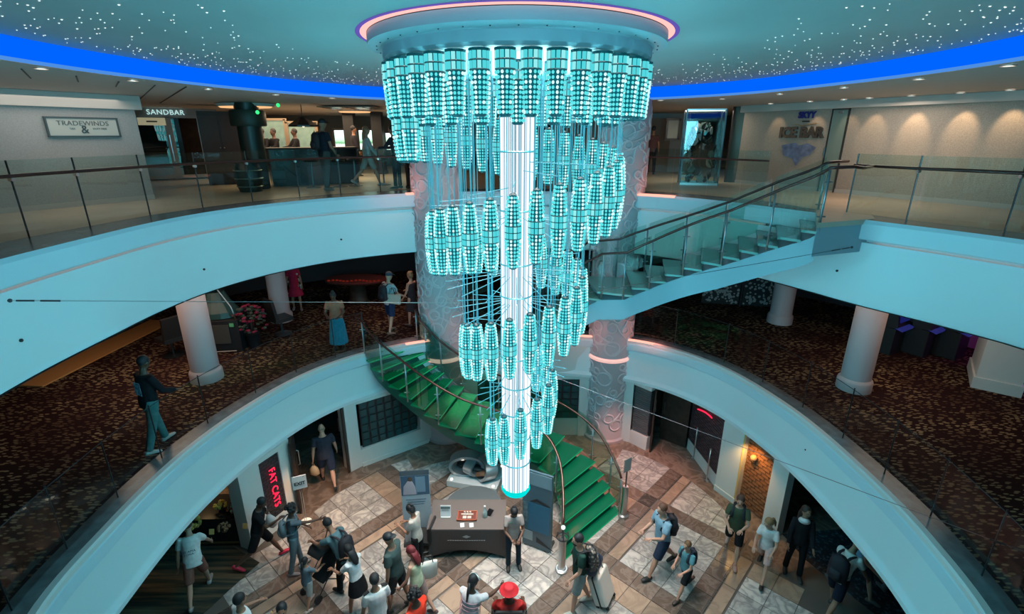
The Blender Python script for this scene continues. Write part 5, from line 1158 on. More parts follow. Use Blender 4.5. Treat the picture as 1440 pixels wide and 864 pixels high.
# plinth and sculpture
q0, q1, q3 = G(628, 677, .16), G(698, 689, .16), G(641, 655, .16); d = dv(q0, q1); rz = math.atan2(d.y, d.x); Lp = d.length
d2 = dv(q0, q3); Dp = max(1.0, d2.length); cxp = q0[0]+d.x/2-math.sin(rz)*Dp/2; cyp = q0[1]+d.y/2+math.cos(rz)*Dp/2
t = thing('plinth', 'low square white plinth with small corner lamps behind the desk', 'plinth', (cxp, cyp, 0), rz); b = MB(); b.box((0, 0, .09), (Lp, Dp, .16)); b.build('block', mat('plinth_white', (.5, .55, .57), .4), t)
for sx, sy in ((-.42, -.42), (.42, -.42), (-.42, .42), (.42, .42)): b = MB(); b.lathe([(.035, 0), (.035, .02), (.025, .025)], (sx*Lp, sy*Dp, .17), 12); b.build('corner_lamp', glow('warm_lamp', (1, .9, .72), 2.5), t)
t = thing('sculpture', 'abstract sculpture of looping silver bands with dark hollows on the white plinth', 'sculpture', (cxp, cyp, .175), rz)
def band(name, c, ax, ay, tilt, w_, m_, th=.035):
    P = []; b = MB(); n = 28
    for i in range(n+1):
        a = 2*PI*i/n; v = Vector((ax*math.cos(a), 0, ay*math.sin(a)+ay)); P.append((v, a))
    R = Matrix.Rotation(tilt, 3, 'Z'); rows = []
    for v, a in P:
        o1 = Vector((0, -w_/2, 0)); o2 = -o1; nn = Vector((math.cos(a)*th, 0, math.sin(a)*th)); sk = Vector((0, math.sin(a)*.1, 0))
        rows.append([tuple(Vector(c)+R @ (v+o+sk+e)) for o, e in ((o1, -nn), (o1, nn), (o2, nn), (o2, -nn), (o1, -nn))])
    b.grid(rows); return b.build(name, m_, t, auto=40)
M_SILV = mat('satin_silver', (.42, .47, .5), .3, .75)
band('silver_band', (-.30, .05, 0), .42, .20, .25, .34, M_SILV); band('silver_band', (.25, -.05, 0), .34, .22, -.9, .32, M_SILV); band('silver_band', (.02, .22, .02), .52, .15, 1.2, .26, M_SILV)
b = MB(); b.loft([(-.55, .1, .12), (-.3, .05, .17), (0, 0, .14), (.2, -.1, .16)], [(.09, .06), (.15, .08), (.12, .06), (.05, .03)], xax=(0, 1, 0), n=12); b.build('dark_hollow', M_DARK, t, smooth=True)
b = MB(); b.loft([(.05, -.25, .14), (.25, -.2, .17), (.45, -.1, .15)], [(.08, .04), (.11, .05), (.06, .03)], xax=(0, 1, 0), n=12); b.build('brown_pad', mat('brown_pad', (.18, .09, .05), .6), t, smooth=True)
# exit sign on its stand
ex = (-4.78, 9.42); t = thing('exit_sign', 'white exit notice on a slim stand with lit round foot at the left doorway', 'sign', (*ex, 0), R_(25))
z0_ = AY(422, 690, ex[1])[2]; z1_ = AY(422, 667, ex[1])[2]
b = MB(); b.lathe([(.13, 0), (.13, .015), (.02, .03)], n=20); b.build('foot', mat('lit_foot', (.7, .68, .6), .3, emit=.5), t)
for sx in (-.02, .02): b = MB(); b.tube([(sx, 0, .02), (sx, 0, z0_)], .008, 6); b.build('pole', M_STEEL, t)
b = MB(); b.box((0, 0, (z0_+z1_)/2), (.30, .02, .34)); b.build('plate', mat('sign_white', (.6, .64, .66), .4), t)
text('lettering', 'EXIT', .115, M_DARK, (0, -.013, (z0_+z1_)/2-.03), (PI/2, 0, 0), t, .002, bold=.003)
text('lettering', '^', .06, M_DARK, (.09, -.013, (z0_+z1_)/2+.12), (PI/2, 0, 0), t, .002)
# neon on the left brick panel, reading downwards
M_NEON = glow('red_neon', (1.0, 0.02, 0.07), 1.8, True); np0, np1 = (-5.40, 9.03), (-5.19, 9.50)
ang = math.atan2(np1[1]-np0[1], np1[0]-np0[0])
t = thing('neon_sign', 'red neon lettering running down the dark brick panel beside the left doorway', 'neon sign', (-5.265, 9.25, 1.10), ang)
tt = text('neon_lettering', 'FAT CATS', .225, M_NEON, (0, 0, 0), (PI/2, R_(90), 0), t, .008, bold=-.002, spacing=1.0)
# right neon arc
t = thing('neon_sign', 'short curved red neon tube on the plum brick wall of the right entrance', 'neon sign', (5.03, 11.5, 1.55))
b = MB(); b.tube([(-.01+.02*math.sin(i/9*PI), -.45+i*.1, .22-.02*i-.10*(i/9)**2) for i in range(10)], .018, 6); b.build('neon_tube', M_NEON, t, smooth=True)
# doors: left doorway
def door(name, hinge, ang_, w_, h_, label=None, m_=M_DARKWOOD, emblem=False, z=0.0, pull=True, **k):
    b = MB(); b.box((w_/2, 0, h_/2), (w_, .045, h_)); o = b.build(name, m_, None, **S); o.location = (*hinge, z); o.rotation_euler = (0, 0, ang_)
    if pull:
        for s_ in (-1, 1):
            b = MB(); b.tube([(w_-.10, s_*.025, .85), (w_-.10, s_*.07, .87), (w_-.10, s_*.07, 1.25), (w_-.10, s_*.025, 1.27)], .013, 6); b.build('door_handle', M_STEEL, o)
    b = MB()
    for zz in (.15, .75): b.box((w_/2, -.027, zz+.25), (w_*.6, .012, .46))
    b.build('door_panel', mat('door_panel_wood', (.05, .028, .018), .35), o)
    if emblem: b = MB(); b.tube([(w_/2, -.03, 1.55), (w_/2, -.045, 1.55)], .11, 20); b.build('round_emblem', mat('brass', (.55, .38, .16), .35, .8), o)
    return o
door('door_1', (-5.0, 9.68), R_(110), .85, 1.93); door('door_2', (-4.32, 11.2), R_(115), .85, 1.93, emblem=True)
# right entrance: louver, door leaves, chrome pulls and posts
t = MB(); t.wall(RB, (3.8, 12.2), .42, 1.88, .04, .12); lv = t.build('window_3', M_DARK, None, **S)
ld = dv(RB, (3.8, 12.2)); ll = ld.length; lz = math.atan2(ld.y, ld.x); sl = MB(); sl.box((0, 0, 0), (ll-.06, .05, .03), mtx=Matrix.Rotation(R_(25), 4, 'X')); slm = sl.mesh('slat', mat('slat_grey', (.12, .12, .125), .4))
for i in range(24): inst(slm, 'slat', lv, ((RB[0]+3.8)/2+.045, (RB[1]+12.2)/2+.045, .46+i*.06), lz)
door('door_3', (3.9, 12.12), R_(75), .9, 1.93); door('door_4', (4.98, 12.35), R_(140), .8, 1.93)
for (px, py), lab in (((975, 645), 'chrome barrier post beside the right entrance door, the farther one'), ((993, 677), 'chrome barrier post before the plum brick wall, the nearer one')):
    x, y = G(px, py, 0); t = thing('barrier_post', lab, 'post', (x, y, 0)); b = MB(); b.lathe([(.06, 0), (.06, .012), (.02, .02)], n=14); b.build('foot', M_STEEL, t); b = MB(); b.tube([(0, 0, .01), (0, 0, .95)], .02, 8); b.build('tube_post', M_STEEL, t, smooth=True)
    b = MB(); b.ball((0, 0, .96), .03, 8, 6); b.build('top_knob', M_STEEL, t)
# wall lamp in the niche
t = thing('wall_lamp', 'round brass wall lamp in the lit brick niche', 'lamp', (5.62, 9.85, 1.45)); b = MB(); b.ball((-.04, 0, 0), .07, 12, 8); b.build('lamp_shade', mat('amber_globe', (.6, .28, .1), .3, emit=.25, ecol=(1, .5, .2)), t, smooth=True); b = MB(); b.tube([(0, 0, 0), (.1, .04, 0)], .02, 6); b.build('bracket', MATS['brass'] if 'brass' in MATS else M_DSTEEL, t)
# shop display at the lower left
c0 = G(205, 772, 0); c1 = G(336, 769, 0); d = dv(c0, c1); rz = math.atan2(d.y, d.x)
t = thing('display_counter', 'long low black display counter of the shop at the lower left', 'counter', (c0[0], c0[1], 0), rz)
b = MB(); b.box((d.length/2, .40, .36), (d.length, .75, .70)); b.build('body', M_DARK, t); b = MB(); b.box((d.length/2, .40, .73), (d.length+.04, .8, .04)); b.build('top_board', mat('black_gloss', (.012, .012, .014), .15), t)
b = MB(); b.box((d.length/2, .02, .10), (d.length, .02, .04)); b.build('kick_strip', mat('gold_strip', (.3, .2, .1), .4, .6), t)
def flowers(px, py, r, cols, label):
    x, y = G(px, py+8, .76); t = thing('flower_bowl', label, 'flowers', (x, y, .757)); rs = random.Random(px)
    b = MB(); b.lathe([(.03, 0), (.05, .01), (r*.55, .09), (r*.5, .10)], n=16); b.build('bowl', mat('dark_bowl', (.05, .03, .02), .3), t, auto=40)
    for c_, m_ in cols:
        b = MB()
        for i in range(26):
            a = rs.uniform(0, 2*PI); q = rs.uniform(0, 1); v = Vector((math.cos(a)*math.sqrt(1-q*q)*r, math.sin(a)*math.sqrt(1-q*q)*r, q*r*.8+.10)); b.ball(v, r*.24, 6, 4)
        b.build('blossoms', mat(m_, c_, .7), t, smooth=True)
flowers(270, 735, .17, [((.65, .42, .09), 'yellow_petal'), ((.45, .22, .06), 'amber_petal')], 'largest bowl of yellow flowers at the left of the shop counter')
flowers(311, 709, .12, [((.70, .55, .12), 'lemon_petal')], 'small bowl of lemon yellow flowers on the shop counter')
flowers(330, 713, .12, [((.6, .10, .04), 'red_petal'), ((.6, .5, .3), 'cream_petal')], 'small bowl of red and cream flowers on the shop counter')
flowers(316, 740, .11, [((.20, .10, .05), 'brown_petal')], 'bowl of dark brown dried flowers on the shop counter')
for px, py, lab in ((298, 750, 'yellow price card leaning on the front of the shop counter'), (345, 742, 'small tan price card at the right end of the shop counter')):
    x, y = G(px, py, .78); t = thing('price_card', lab, 'card', (x, y, .757), rz); b = MB(); b.box((0, 0, .055), (.10, .012, .11), mtx=Matrix.Rotation(R_(-20), 4, 'X')); b.build('card_face', mat('lit_card', (.75, .5, .18), .5), t); b = MB(); b.box((0, .03, .02), (.04, .05, .03)); b.build('card_foot', M_DARK, t)

# ================================================================== casino deck objects
x, y = G(300, 498, 3.2)
t = thing('arcade_machine', 'black amusement machine with domed glass top behind the left casino column', 'machine', (x-.0, y+.55, 3.21), R_(8))
b = MB(); b.box((0, 0, .42), (1.25, 1.0, .84)); b.build('cabinet', M_DARK, t); b = MB(); b.box((0, -.52, .5), (.8, .02, .5)); b.build('front_panel', mat('grey_panel', (.06, .055, .05), .4), t)
b = MB(); b.loft([(0, 0, .86), (0, 0, 1.0), (0, 0, 1.25), (0, 0, 1.5)], [(.55, .42), (.5, .4), (.33, .28), (.22, .2)], n=16); b.build('glass_dome', mat('teal_glass', (.02, .06, .06), .35, spec=.5), t)
b = MB(); b.tube([(-.22, -.3, 2.0), (-.22, -.3, 1.6), (-.5, -.42, 1.2), (-.6, -.5, .86)], .02, 6); b.tube([(.22, -.3, 2.0), (.22, -.3, 1.6), (.5, -.42, 1.2), (.6, -.5, .86)], .02, 6); b.build('chrome_trim', M_STEEL, t, smooth=True)
b = MB(); b.box((0, -.1, 1.85), (.45, .4, .4)); b.build('top_box', M_DARKWOOD, t)
b = MB(); b.box((.48, -.525, .74), (.10, .02, .09)); b.build('button_frame', mat('green_button', (.08, .25, .12), .4, emit=.2), t)
b = MB(); b.tube([(-.6, -.56, .05), (.5, -.56, .05)], .012, 6); b.build('kick_bar', M_STEEL, t)
def bush(px, py, z, s, cm, label):
    x, y = G(px, py, z); t = thing('artificial_plant', label, 'plant', (x, y, 3.21)); rs = random.Random(px); 
    b = MB(); b.lathe([(.14, 0), (.18, .35), (.19, .36)], n=14); b.build('pot', M_DARK, t, auto=40)
    b = MB(); b.tube([(0, 0, .3), (.02, 0, z-3.2)], .03, 6); b.build('stem', M_DARKWOOD, t)
    for nm, mm, k in (('foliage', mat('dull_leaf', (.05, .06, .045), .8), 70), ('blossoms', cm, 60)):
        b = MB()
        for i in range(k):
            a = rs.uniform(0, 2*PI); q = rs.uniform(-.6, 1); c_ = math.sqrt(1-min(1, abs(q))**2)*.9+.1; r = rs.uniform(.6, 1)*s; b.ball((math.cos(a)*c_*r, math.sin(a)*c_*r, z-3.2+q*s), (.05, .05, .03), 5, 3)
        b.build(nm, mm, t)
bush(352, 452, 3.9, .42, mat('crimson_petal', (.22, .01, .04), .7), 'bushy plant with crimson blossoms right of the black amusement machine')
bush(290, 432, 3.9, .30, mat('rose_petal', (.16, .02, .04), .7), 'bushy plant with dull rose blossoms between column and amusement machine')
t = thing('round_seat', 'pink reflected lounge pouf on the left casino carpet near the railing', 'seat', (*G(165, 660, 3.2), 3.21)) if False else None
# gaming tables in the dark behind
def gametable(px, py, label, red=False, rz=0):
    x, y = G(px, py, 3.2); t = thing('gaming_table', label, 'table', (x, y, 3.21), rz)
    b = MB(); b.loft([(0, 0, .02), (0, 0, .1), (0, 0, .6), (0, 0, .72)], [(.35, .3), (.3, .25), (.25, .2), (.5, .4)], n=16); b.build('pedestal', M_DARKWOOD, t, smooth=True)
    b = MB(); b.loft([(0, 0, .72), (0, 0, .78), (0, 0, .82)], [(1.0, .55), (1.05, .6), (1.0, .55)], n=24); b.build('tabletop', mat('red_felt', (.08, .01, .008), .9) if red else mat('green_felt', (.02, .05, .03), .9), t)
gametable(505, 425, 'gaming table with red felt in the dark part of the casino', True); gametable(640, 440, 'gaming table with dark felt behind the left scroll column', False)
b = MB()
for i in range(14): b.box((-.7+.1*i, .05*math.sin(i), 0), (.06, .04, .03))
xx, yy = G(500, 395, 4.9); b.build('red_lamp_cluster', glow('red_glow', (.35, .03, .015), .3), None, loc=(xx, yy, 4.9), label='faint cluster of red lights hanging over the far casino tables', category='lamp')
def chairk(px, py, z, rz, label, m_=None):
    x, y = G(px, py, z); t = thing('lounge_chair', label, 'chair', (x, y, z+.01), rz); m_ = m_ or MATS['black_vinyl']
    b = MB(); b.box((0, 0, .46), (.5, .5, .10)); o = b.build('seat', m_, t); b = MB(); b.box((0, -.23, .78), (.48, .08, .58), mtx=Matrix.Rotation(R_(8), 4, 'X')); b.build('backrest', m_, t)
    b = MB(); b.tube([(0, 0, .02), (0, 0, .42)], .035, 8); b.build('pedestal', M_DSTEEL, t); b = MB(); b.lathe([(.24, 0), (.24, .015), (.04, .04)], n=18); b.build('foot', M_DSTEEL, t); return t
chairk(245, 500, 3.2, R_(60), 'black swivel chair with chrome foot left of the casino column'); chairk(1466, 574, 3.2, R_(200), 'black swivel chair before the purple lit corner at the far right')
chairk(398, 470, 3.2, R_(-40), 'black swivel chair beside the crimson flowered plant')
def slot(px, py, rz, label, cm):
    x, y = G(px, py, 3.2); t = thing('slot_machine', label, 'slot machine', (x, y, 3.21), rz)
    b = MB(); b.box((0, 0, .35), (.6, .55, .7)); b.build('cabinet', M_DARK, t); b = MB(); b.box((0, -.05, 1.05), (.6, .4, .7), mtx=Matrix.Rotation(R_(-10), 4, 'X')); b.build('upper_cabinet', M_DARK, t)
    b = MB(); b.box((0, -.27, 1.08), (.46, .02, .42), mtx=Matrix.Rotation(R_(-10), 4, 'X')); b.build('screen', cm, t); b = MB(); b.box((0, -.32, .72), (.56, .2, .05), mtx=Matrix.Rotation(R_(15), 4, 'X')); b.build('button_deck', mat('blue_buttons', (.02, .03, .12), .3, emit=.12, ecol=(.1, .12, .9)), t)
slot(1242, 492, R_(30), 'slot machine with dim blue screen nearest the right plain column', glow('blue_screen', (.02, .03, .25), .4)); slot(1287, 495, R_(30), 'slot machine with warm lit screen in the middle of the right row', glow('amber_screen', (.5, .3, .1), .35)); slot(1330, 499, R_(30), 'slot machine with grey blue screen beside the square white pillar', glow('grey_screen', (.05, .09, .16), .7))
# lattice screen
x, y = G(1040, 432, 3.2); t = thing('lattice_screen', 'tall black and white openwork screen panels in the casino', 'screen', (x, y, 3.21), R_(-12)); rs = random.Random(4)
mw = mat('screen_white', (.32, .33, .33), .6)
for k in (-1, 1):
    b = MB(); b.box((k*.62, .03, 1.15), (1.14, .02, 2.2)); b.build('screen_panel', M_DARK, t); b = MB()
    for i in range(230):
        cx_, cz_ = k*.62+rs.uniform(-.53, .53), rs.uniform(.1, 2.2); n = rs.choice([5, 6, 7]); r = rs.uniform(.03, .055); a0 = rs.uniform(0, PI)
        b.add([(cx_+r*rs.uniform(.7, 1.1)*math.cos(a0+2*PI*j/n), .018, cz_+r*rs.uniform(.7, 1.1)*math.sin(a0+2*PI*j/n)) for j in range(n)], [tuple(range(n))])
    b.build('openwork', mw, t, kind='stuff')
b = MB(); b.box((0, .02, 1.15), (.06, .06, 2.3)); b.build('post', M_DARK, t)
# orange wooden floor strip at the far left and rose wall by the pillar
b = MB(); p_, q_ = G(60, 545, 3.2), G(245, 452, 3.2); b.wall(p_, q_, 3.2, 3.23, .75, 0); b.build('trim_23', mat('orange_wood_step', (.55, .26, .09), .5), None, **S)
b = MB(); b.wall((12.0, 12.4), (13.9, 9.9), 3.2, 5.6, -.1); b.build('wall_rose', mat('rose_plaster', (.42, .26, .26), .7), None, **S)
t = thing('purple_spotlight', 'small purple light glowing at the far right wall of the casino', 'lamp', (11.5, 10.9, 4.1)); b = MB(); b.ball((0, 0, 0), .05, 10, 6); b.build('bulb', glow('purple_glow', (.6, .1, 1), 3), t); b = MB(); b.tube([(0, 0, 0), (.12, .12, 0)], .02, 6); b.build('bracket', M_DARK, t)

# ================================================================== upper deck objects
dl = MB(); dl.lathe([(.085, 0), (.085, -.012), (.07, -.014)], n=20, caps=False); dlm = dl.mesh('trim_ring', M_STEEL); dd = MB(); dd.lathe([(.0, -.006), (.07, -.006)], n=20, caps=False); ddm = dd.mesh('diffuser', glow('downlight_glow', (1, .84, .66), 3.0))
spots = [(58, 96), (187, 113), (293, 125), (388, 133), (467, 138), (929, 141), (1016, 139), (1097, 132), (1187, 123), (1292, 111), (1418, 92)]
DLL = ['recessed downlight above the left end of the cream plaque wall, outermost left', 'recessed downlight above the right half of the cream plaque wall', 'recessed downlight above the tall dark cabinet', 'recessed downlight above the pale green window blinds', 'recessed downlight above the tall man in the black cap', 'recessed downlight just right of the chandelier, above the corridor', 'recessed downlight above the green glass wall by the case', 'recessed downlight above the silver wall lettering', 'recessed downlight above the frosted green glass door', 'recessed downlight above the second post of the right balustrade', 'recessed downlight at the far right edge of the soffit']
for ki, (px, py) in enumerate(spots):
    x, y = G(px, py, 9.3); s_ = 'left' if px < 700 else 'right'
    t = thing('downlight', DLL[ki], 'ceiling light', (x, y, 9.303), 0, 'round downlights in the %s soffit' % s_); inst(dlm, 'trim_ring', t); inst(ddm, 'diffuser', t)
# scallop lamps along the right wall
dR = dv(RW0, RW1).normalized(); nR = Vector((-dR.y, dR.x)); ang_r = math.atan2(dR.y, dR.x)
for k, px in enumerate((1100, 1155, 1202, 1238, 1296, 1364, 1432)):
    s_, z_ = WP(px, 140, RW0, RW1); pos = Vector(RW0)+dR*s_-nR*.45
    t = thing('wall_washer', ['wall washer lamp left of the small navy lettering', 'wall washer lamp between navy lettering and green glass door', 'wall washer lamp just right of the green glass door', 'wall washer lamp second to the right of the green glass door', 'wall washer lamp over the middle of the plain right wall', 'wall washer lamp over the right part of the plain right wall', 'wall washer lamp nearest the right picture edge'][k], 'ceiling light', (pos.x, pos.y, 9.30), 0, 'warm wall washers along the right wall'); inst(dlm, 'trim_ring', t); inst(ddm, 'diffuser', t)
    tgt = Vector((nR.x, nR.y, -1.5)); rot = tgt.to_track_quat('-Z', 'Y').to_euler()
    lamp('wall_washer_lamp', 'SPOT', (pos.x, pos.y, 9.26), (10, 12, 9, 18, 36, 36, 36)[k], (1, .66, .36), .03, rot, angle=R_(50), blend=.7)
# things on the right wall
def onR(px, py, off=.02): s_, z_ = WP(px, py, RW0, RW1); q = Vector(RW0)+dR*s_-nR*off; return (q.x, q.y, z_)
rotR = (PI/2, 0, ang_r)
def quadR(name, pts, m_, parent=None, th=.02, off=.02, **k):
    P = []; 
    for o_ in (off, off+th):
        for px, py in pts: P.append(onR(px, py, o_))
    b = MB(); n = len(pts); b.add(P, [tuple(range(n)), tuple(range(2*n-1, n-1, -1))]+[(i, (i+1) % n, n+(i+1) % n, n+i) for i in range(n)]); o = b.build(name, m_, parent, **k); return o
s0, zt_ = WP(1172, 155, RW0, RW1); s1_, zb_ = WP(1197, 153, RW0, RW1); q0 = Vector(RW0)+dR*s0; q1 = Vector(RW0)+dR*s1_
b = MB(); b.wall(q0, q1, 7.15, zt_, -.03, 0); o = b.build('door_5', mat('frosted_green_glass', (.22, .30, .27), .15), None, **S)
for a_, c_ in ((q0, q0+dR*.03), (q1-dR*.03, q1)): b = MB(); b.wall(a_, c_, 7.1, zt_+.03, -.045); b.build('door_frame', M_DSTEEL, o)
b = MB(); b.wall(q0, q1, zt_, zt_+.04, -.045); b.build('door_frame', M_DSTEEL, o); b = MB(); b.wall(q0+dR*.2, q1-dR*.15, zt_-.08, zt_-.03, -.06); b.build('door_closer', M_STEEL, o)
b = MB(); hpz = onR(1160, 219, .06); b.tube([(hpz[0], hpz[1], 7.98), (hpz[0], hpz[1], 8.2)], .015, 6); b.build('door_handle', M_DSTEEL, o)
c_ = onR(1127, 187, .03); t = thing('wall_sign', 'silver block lettering on the right wall with blue mountain emblem below', 'sign', c_, ang_r)
text('lettering', 'ICE BAR', .36, mat('mirror_letter', (.20, .21, .21), .25, .9), (0, 0, 0), (PI/2, 0, 0), t, .03, bold=.018, sx=.95)
cs = onR(1130, 210, .03); b = MB(); rr = Vector(cs)-Vector(c_)
b.add([(-.5, -.0, -.32), (-.1, 0, -.25), (.0, 0, -.32), (.25, 0, -.26), (.5, 0, -.36), (.35, 0, -.55), (.15, 0, -.62), (.02, 0, -.86), (-.12, 0, -.66), (-.4, 0, -.58)], [tuple(range(10))]); b.build('mountain_emblem', mat('ice_blue', (.17, .22, .36), .3, noise=.4, scale=6), t)
c_ = onR(1136, 161, .03); t = thing('wall_sign', 'small navy lettering with star burst above the silver lettering on the right wall', 'sign', c_, ang_r)
text('lettering', 'SKYY', .22, mat('navy_letter', (.01, .02, .16), .3, emit=.1), (0, 0, -.02), (PI/2, 0, 0), t, .02, bold=.008, sx=.9)
b = MB()
for i in range(7):
    a = R_(20+i*22); b.tube([(.1+.06*math.cos(a), 0, .12+.04*math.sin(a)), (.1+.18*math.cos(a), 0, .12+.12*math.sin(a))], .012, 5)
b.build('star_burst', mat('blue_chrome', (.1, .14, .4), .2, .8), t); b = MB(); b.tube([(-.3, 0, -.24), (-.1, 0, -.28), (.1, 0, -.25), (.3, 0, -.23)], .012, 5); b.build('wave_line', mat('gold_line', (.5, .35, .15), .3, .8), t)
b = MB(); b.box((0, 0, -.17), (.2, .01, .03)); b.build('caption_strip', M_DARK, t)
# left wall sign
dL = dv(TW0, TW1).normalized(); nL = Vector((dL.y, -dL.x)); angL = math.atan2(dL.y, dL.x)
def onL(px, py, off=.03): s_, z_ = WP(px, py, TW0, TW1); q = Vector(TW0)+dL*s_+nL*off; return (q.x, q.y, z_), s_
(cL, sL) = onL(117, 179); (a_, sa) = onL(67, 178); (b_, sb) = onL(167, 180); wS = sb-sa; hS = onL(70, 165)[0][2]-onL(72, 192)[0][2]
t = thing('wall_sign', 'cream plaque with slate frame and large ampersand on the left upper wall', 'sign', cL, angL)
b = MB(); b.box((0, 0, 0), (wS, .03, hS)); b.build('plaque', mat('plaque_cream', (.50, .52, .48), .5), t); b = MB(); fw = .03
for c_, s_ in (((0, -.01, hS/2), (wS+.04, .05, fw)), ((0, -.01, -hS/2), (wS+.04, .05, fw)), ((-wS/2, -.01, 0), (fw, .05, hS)), ((wS/2, -.01, 0), (fw, .05, hS))): b.box(c_, s_)
b.build('frame', mat('slate_frame', (.06, .09, .10), .4), t); mg = mat('grey_letter', (.12, .13, .13), .4)
text('lettering', 'TRADEWINDS', hS*.36, mg, (0, -.02, hS*.20), (PI/2, 0, 0), t, .006, spacing=1.05, sx=1.05)
text('ampersand', '&', hS*.62, mat('slate_letter', (.04, .07, .08), .4), (0, -.024, -hS*.14), (PI/2, 0, 0), t, .006)
text('lettering', 'TAX', hS*.14, mg, (-wS*.17, -.02, -.03), (PI/2, 0, 0), t, .004); text('lettering', 'DUTY FREE', hS*.14, mg, (wS*.22, -.02, -.03), (PI/2, 0, 0), t, .004)
# glazed double door shop front beyond the left wall
SB0 = (-12.3, 15.9); SB1 = (-9.55, 18.06); dS = dv(SB0, SB1).normalized(); angS = math.atan2(dS.y, dS.x); nS = Vector((dS.y, -dS.x))
def onS(px, py): return WP(px, py, SB0, SB1)
M_FRAME = mat('grey_door_frame', (.20, .20, .20), .4)
def slabS(name, x0, x1, y0, y1, m_, th=.06, off=0.0, parent=None, **k):
    s0 = onS(x0, (y0+y1)/2)[0]; s1 = onS(x1, (y0+y1)/2)[0]; za = onS((x0+x1)/2, y1)[1]; zb = onS((x0+x1)/2, y0)[1]
    p = Vector(SB0)+dS*s0+nS*off; q = Vector(SB0)+dS*s1+nS*off; b = MB(); b.wall(p, q, max(7.1, za), zb, th); return b.build(name, m_, parent, **k)
slabS('wall_shop_front', 180, 300, 100, 165, mat('taupe_front', (.26, .235, .21), .5), .2, **S)
slabS('wall_shop_pier', 290, 302, 160, 256, MATS['taupe_front'], .2, **S)
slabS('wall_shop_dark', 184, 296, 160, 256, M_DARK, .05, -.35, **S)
M_DG = glass('dark_mirror_glass', (.30, .36, .36), boost=.32)
o6 = slabS('door_6', 194, 197, 164, 252, M_FRAME, .06, .02, **S); slabS('door_frame', 238, 248, 164, 252, M_FRAME, .06, .02, o6); slabS('door_frame', 284, 292, 164, 252, M_FRAME, .06, .02, o6); slabS('door_frame', 194, 292, 160, 166, M_FRAME, .06, .02, o6); slabS('door_frame', 210, 292, 246, 251, M_FRAME, .06, .02, o6)
slabS('glass_pane', 197, 239, 166, 250, M_DG, .01, 0, o6); slabS('glass_pane', 247, 285, 166, 250, M_DG, .01, 0, o6)
b = MB(); s_, z_ = onS(243, 215); p = Vector(SB0)+dS*s_+nS*.1; b.tube([(p.x, p.y, 7.7), (p.x, p.y, 8.5)], .02, 6); b.build('door_handle', M_STEEL, o6)
s_, z_ = onS(232, 155); p = Vector(SB0)+dS*s_+nS*.05; t = thing('shop_sign', 'pale glowing capital lettering above the dark glazed double door', 'sign', (p.x, p.y, z_-.07), angS)
text('lettering', 'SANDBAR', .21, glow('lettering_glow', (.55, .85, .85), .9), (0, 0, 0), (PI/2, 0, 0), t, .02, spacing=1.1)
s_, z_ = onS(213, 171); p = Vector(SB0)+dS*s_+nS*.08; t = thing('menu_plate', 'lit cream menu plate at the top of the glazed left door', 'sign', (p.x, p.y, z_), angS); b = MB(); b.box((0, 0, 0), (.72, .03, .22)); b.build('plate', mat('lit_cream', (.6, .55, .35), .4, emit=.35), t); b = MB(); b.box((0, -.02, 0), (.28, .01, .04)); b.build('print', M_DARK, t)
# shelves glimpsed behind the glass
s_, z_ = onS(225, 215); p = Vector(SB0)+dS*s_-nS*.22; t = thing('display_shelf', 'small amber lit display shelf behind the glazed left door', 'shelf', (p.x, p.y, z_-.1), angS)
for k in range(3): b = MB(); b.box((0, 0, k*.09), (.5, .1, .03)); b.build('shelf_board', mat('amber_board', (.5, .28, .14), .5, emit=.3), t)
# dark cabinet, green column, keg table
x, y, _ = AY(320, 250, 15.6); b = MB(); b.box((0, 0, 1.02), (1.0, .6, 2.04)); t = thing('tall_cabinet', 'tall dark wood cabinet beside the green pillar on the upper deck', 'cabinet', (x, y, 7.1), R_(30)); b.build('body', M_DARKWOOD, t)
for k in (-.25, .25): b = MB(); b.box((k, -.31, 1.0), (.46, .03, 1.85)); o = b.build('door', mat('dark_wood_door', (.045, .024, .018), .6), t); b = MB(); b.ball((k-.2*(1 if k > 0 else -1), -.34, 1.05), .02, 6, 4); b.build('knob', M_STEEL, o)
x, y, _ = AY(362, 250, 14.2); t = thing('green_pillar', 'dark green round pillar with curved signboard in the upper bar', 'pillar', (x, y, 7.1)); b = MB(); b.lathe([(.30, 0), (.30, 2.2)], n=28); b.build('shaft', mat('bottle_green', (.005, .022, .018), .4), t, auto=30)
b = MB(); b.lathe([(.42, 1.62), (.44, 1.66), (.44, 1.98), (.42, 2.02)], n=28); b.build('signboard', mat('green_signboard', (.015, .03, .022), .5), t, auto=30)
t = thing('keg_table', 'barrel shaped table with pale hoops below the green pillar', 'table', (x+.15, y-.75, 7.1)); b = MB(); b.lathe([(.26, 0), (.33, .25), (.33, .45), (.27, .72)], n=24); b.build('barrel', MATS['bottle_green'], t, auto=40)
for z in (.14, .34, .54): b = MB(); ring(b, .335-(.02 if z < .2 else 0), z, .012, 24); b.build('hoop', mat('pale_hoop', (.3, .4, .35), .3, .6), t)
b = MB(); b.lathe([(.36, .72), (.36, .76)], n=24); b.build('tabletop', M_DARKWOOD, t)
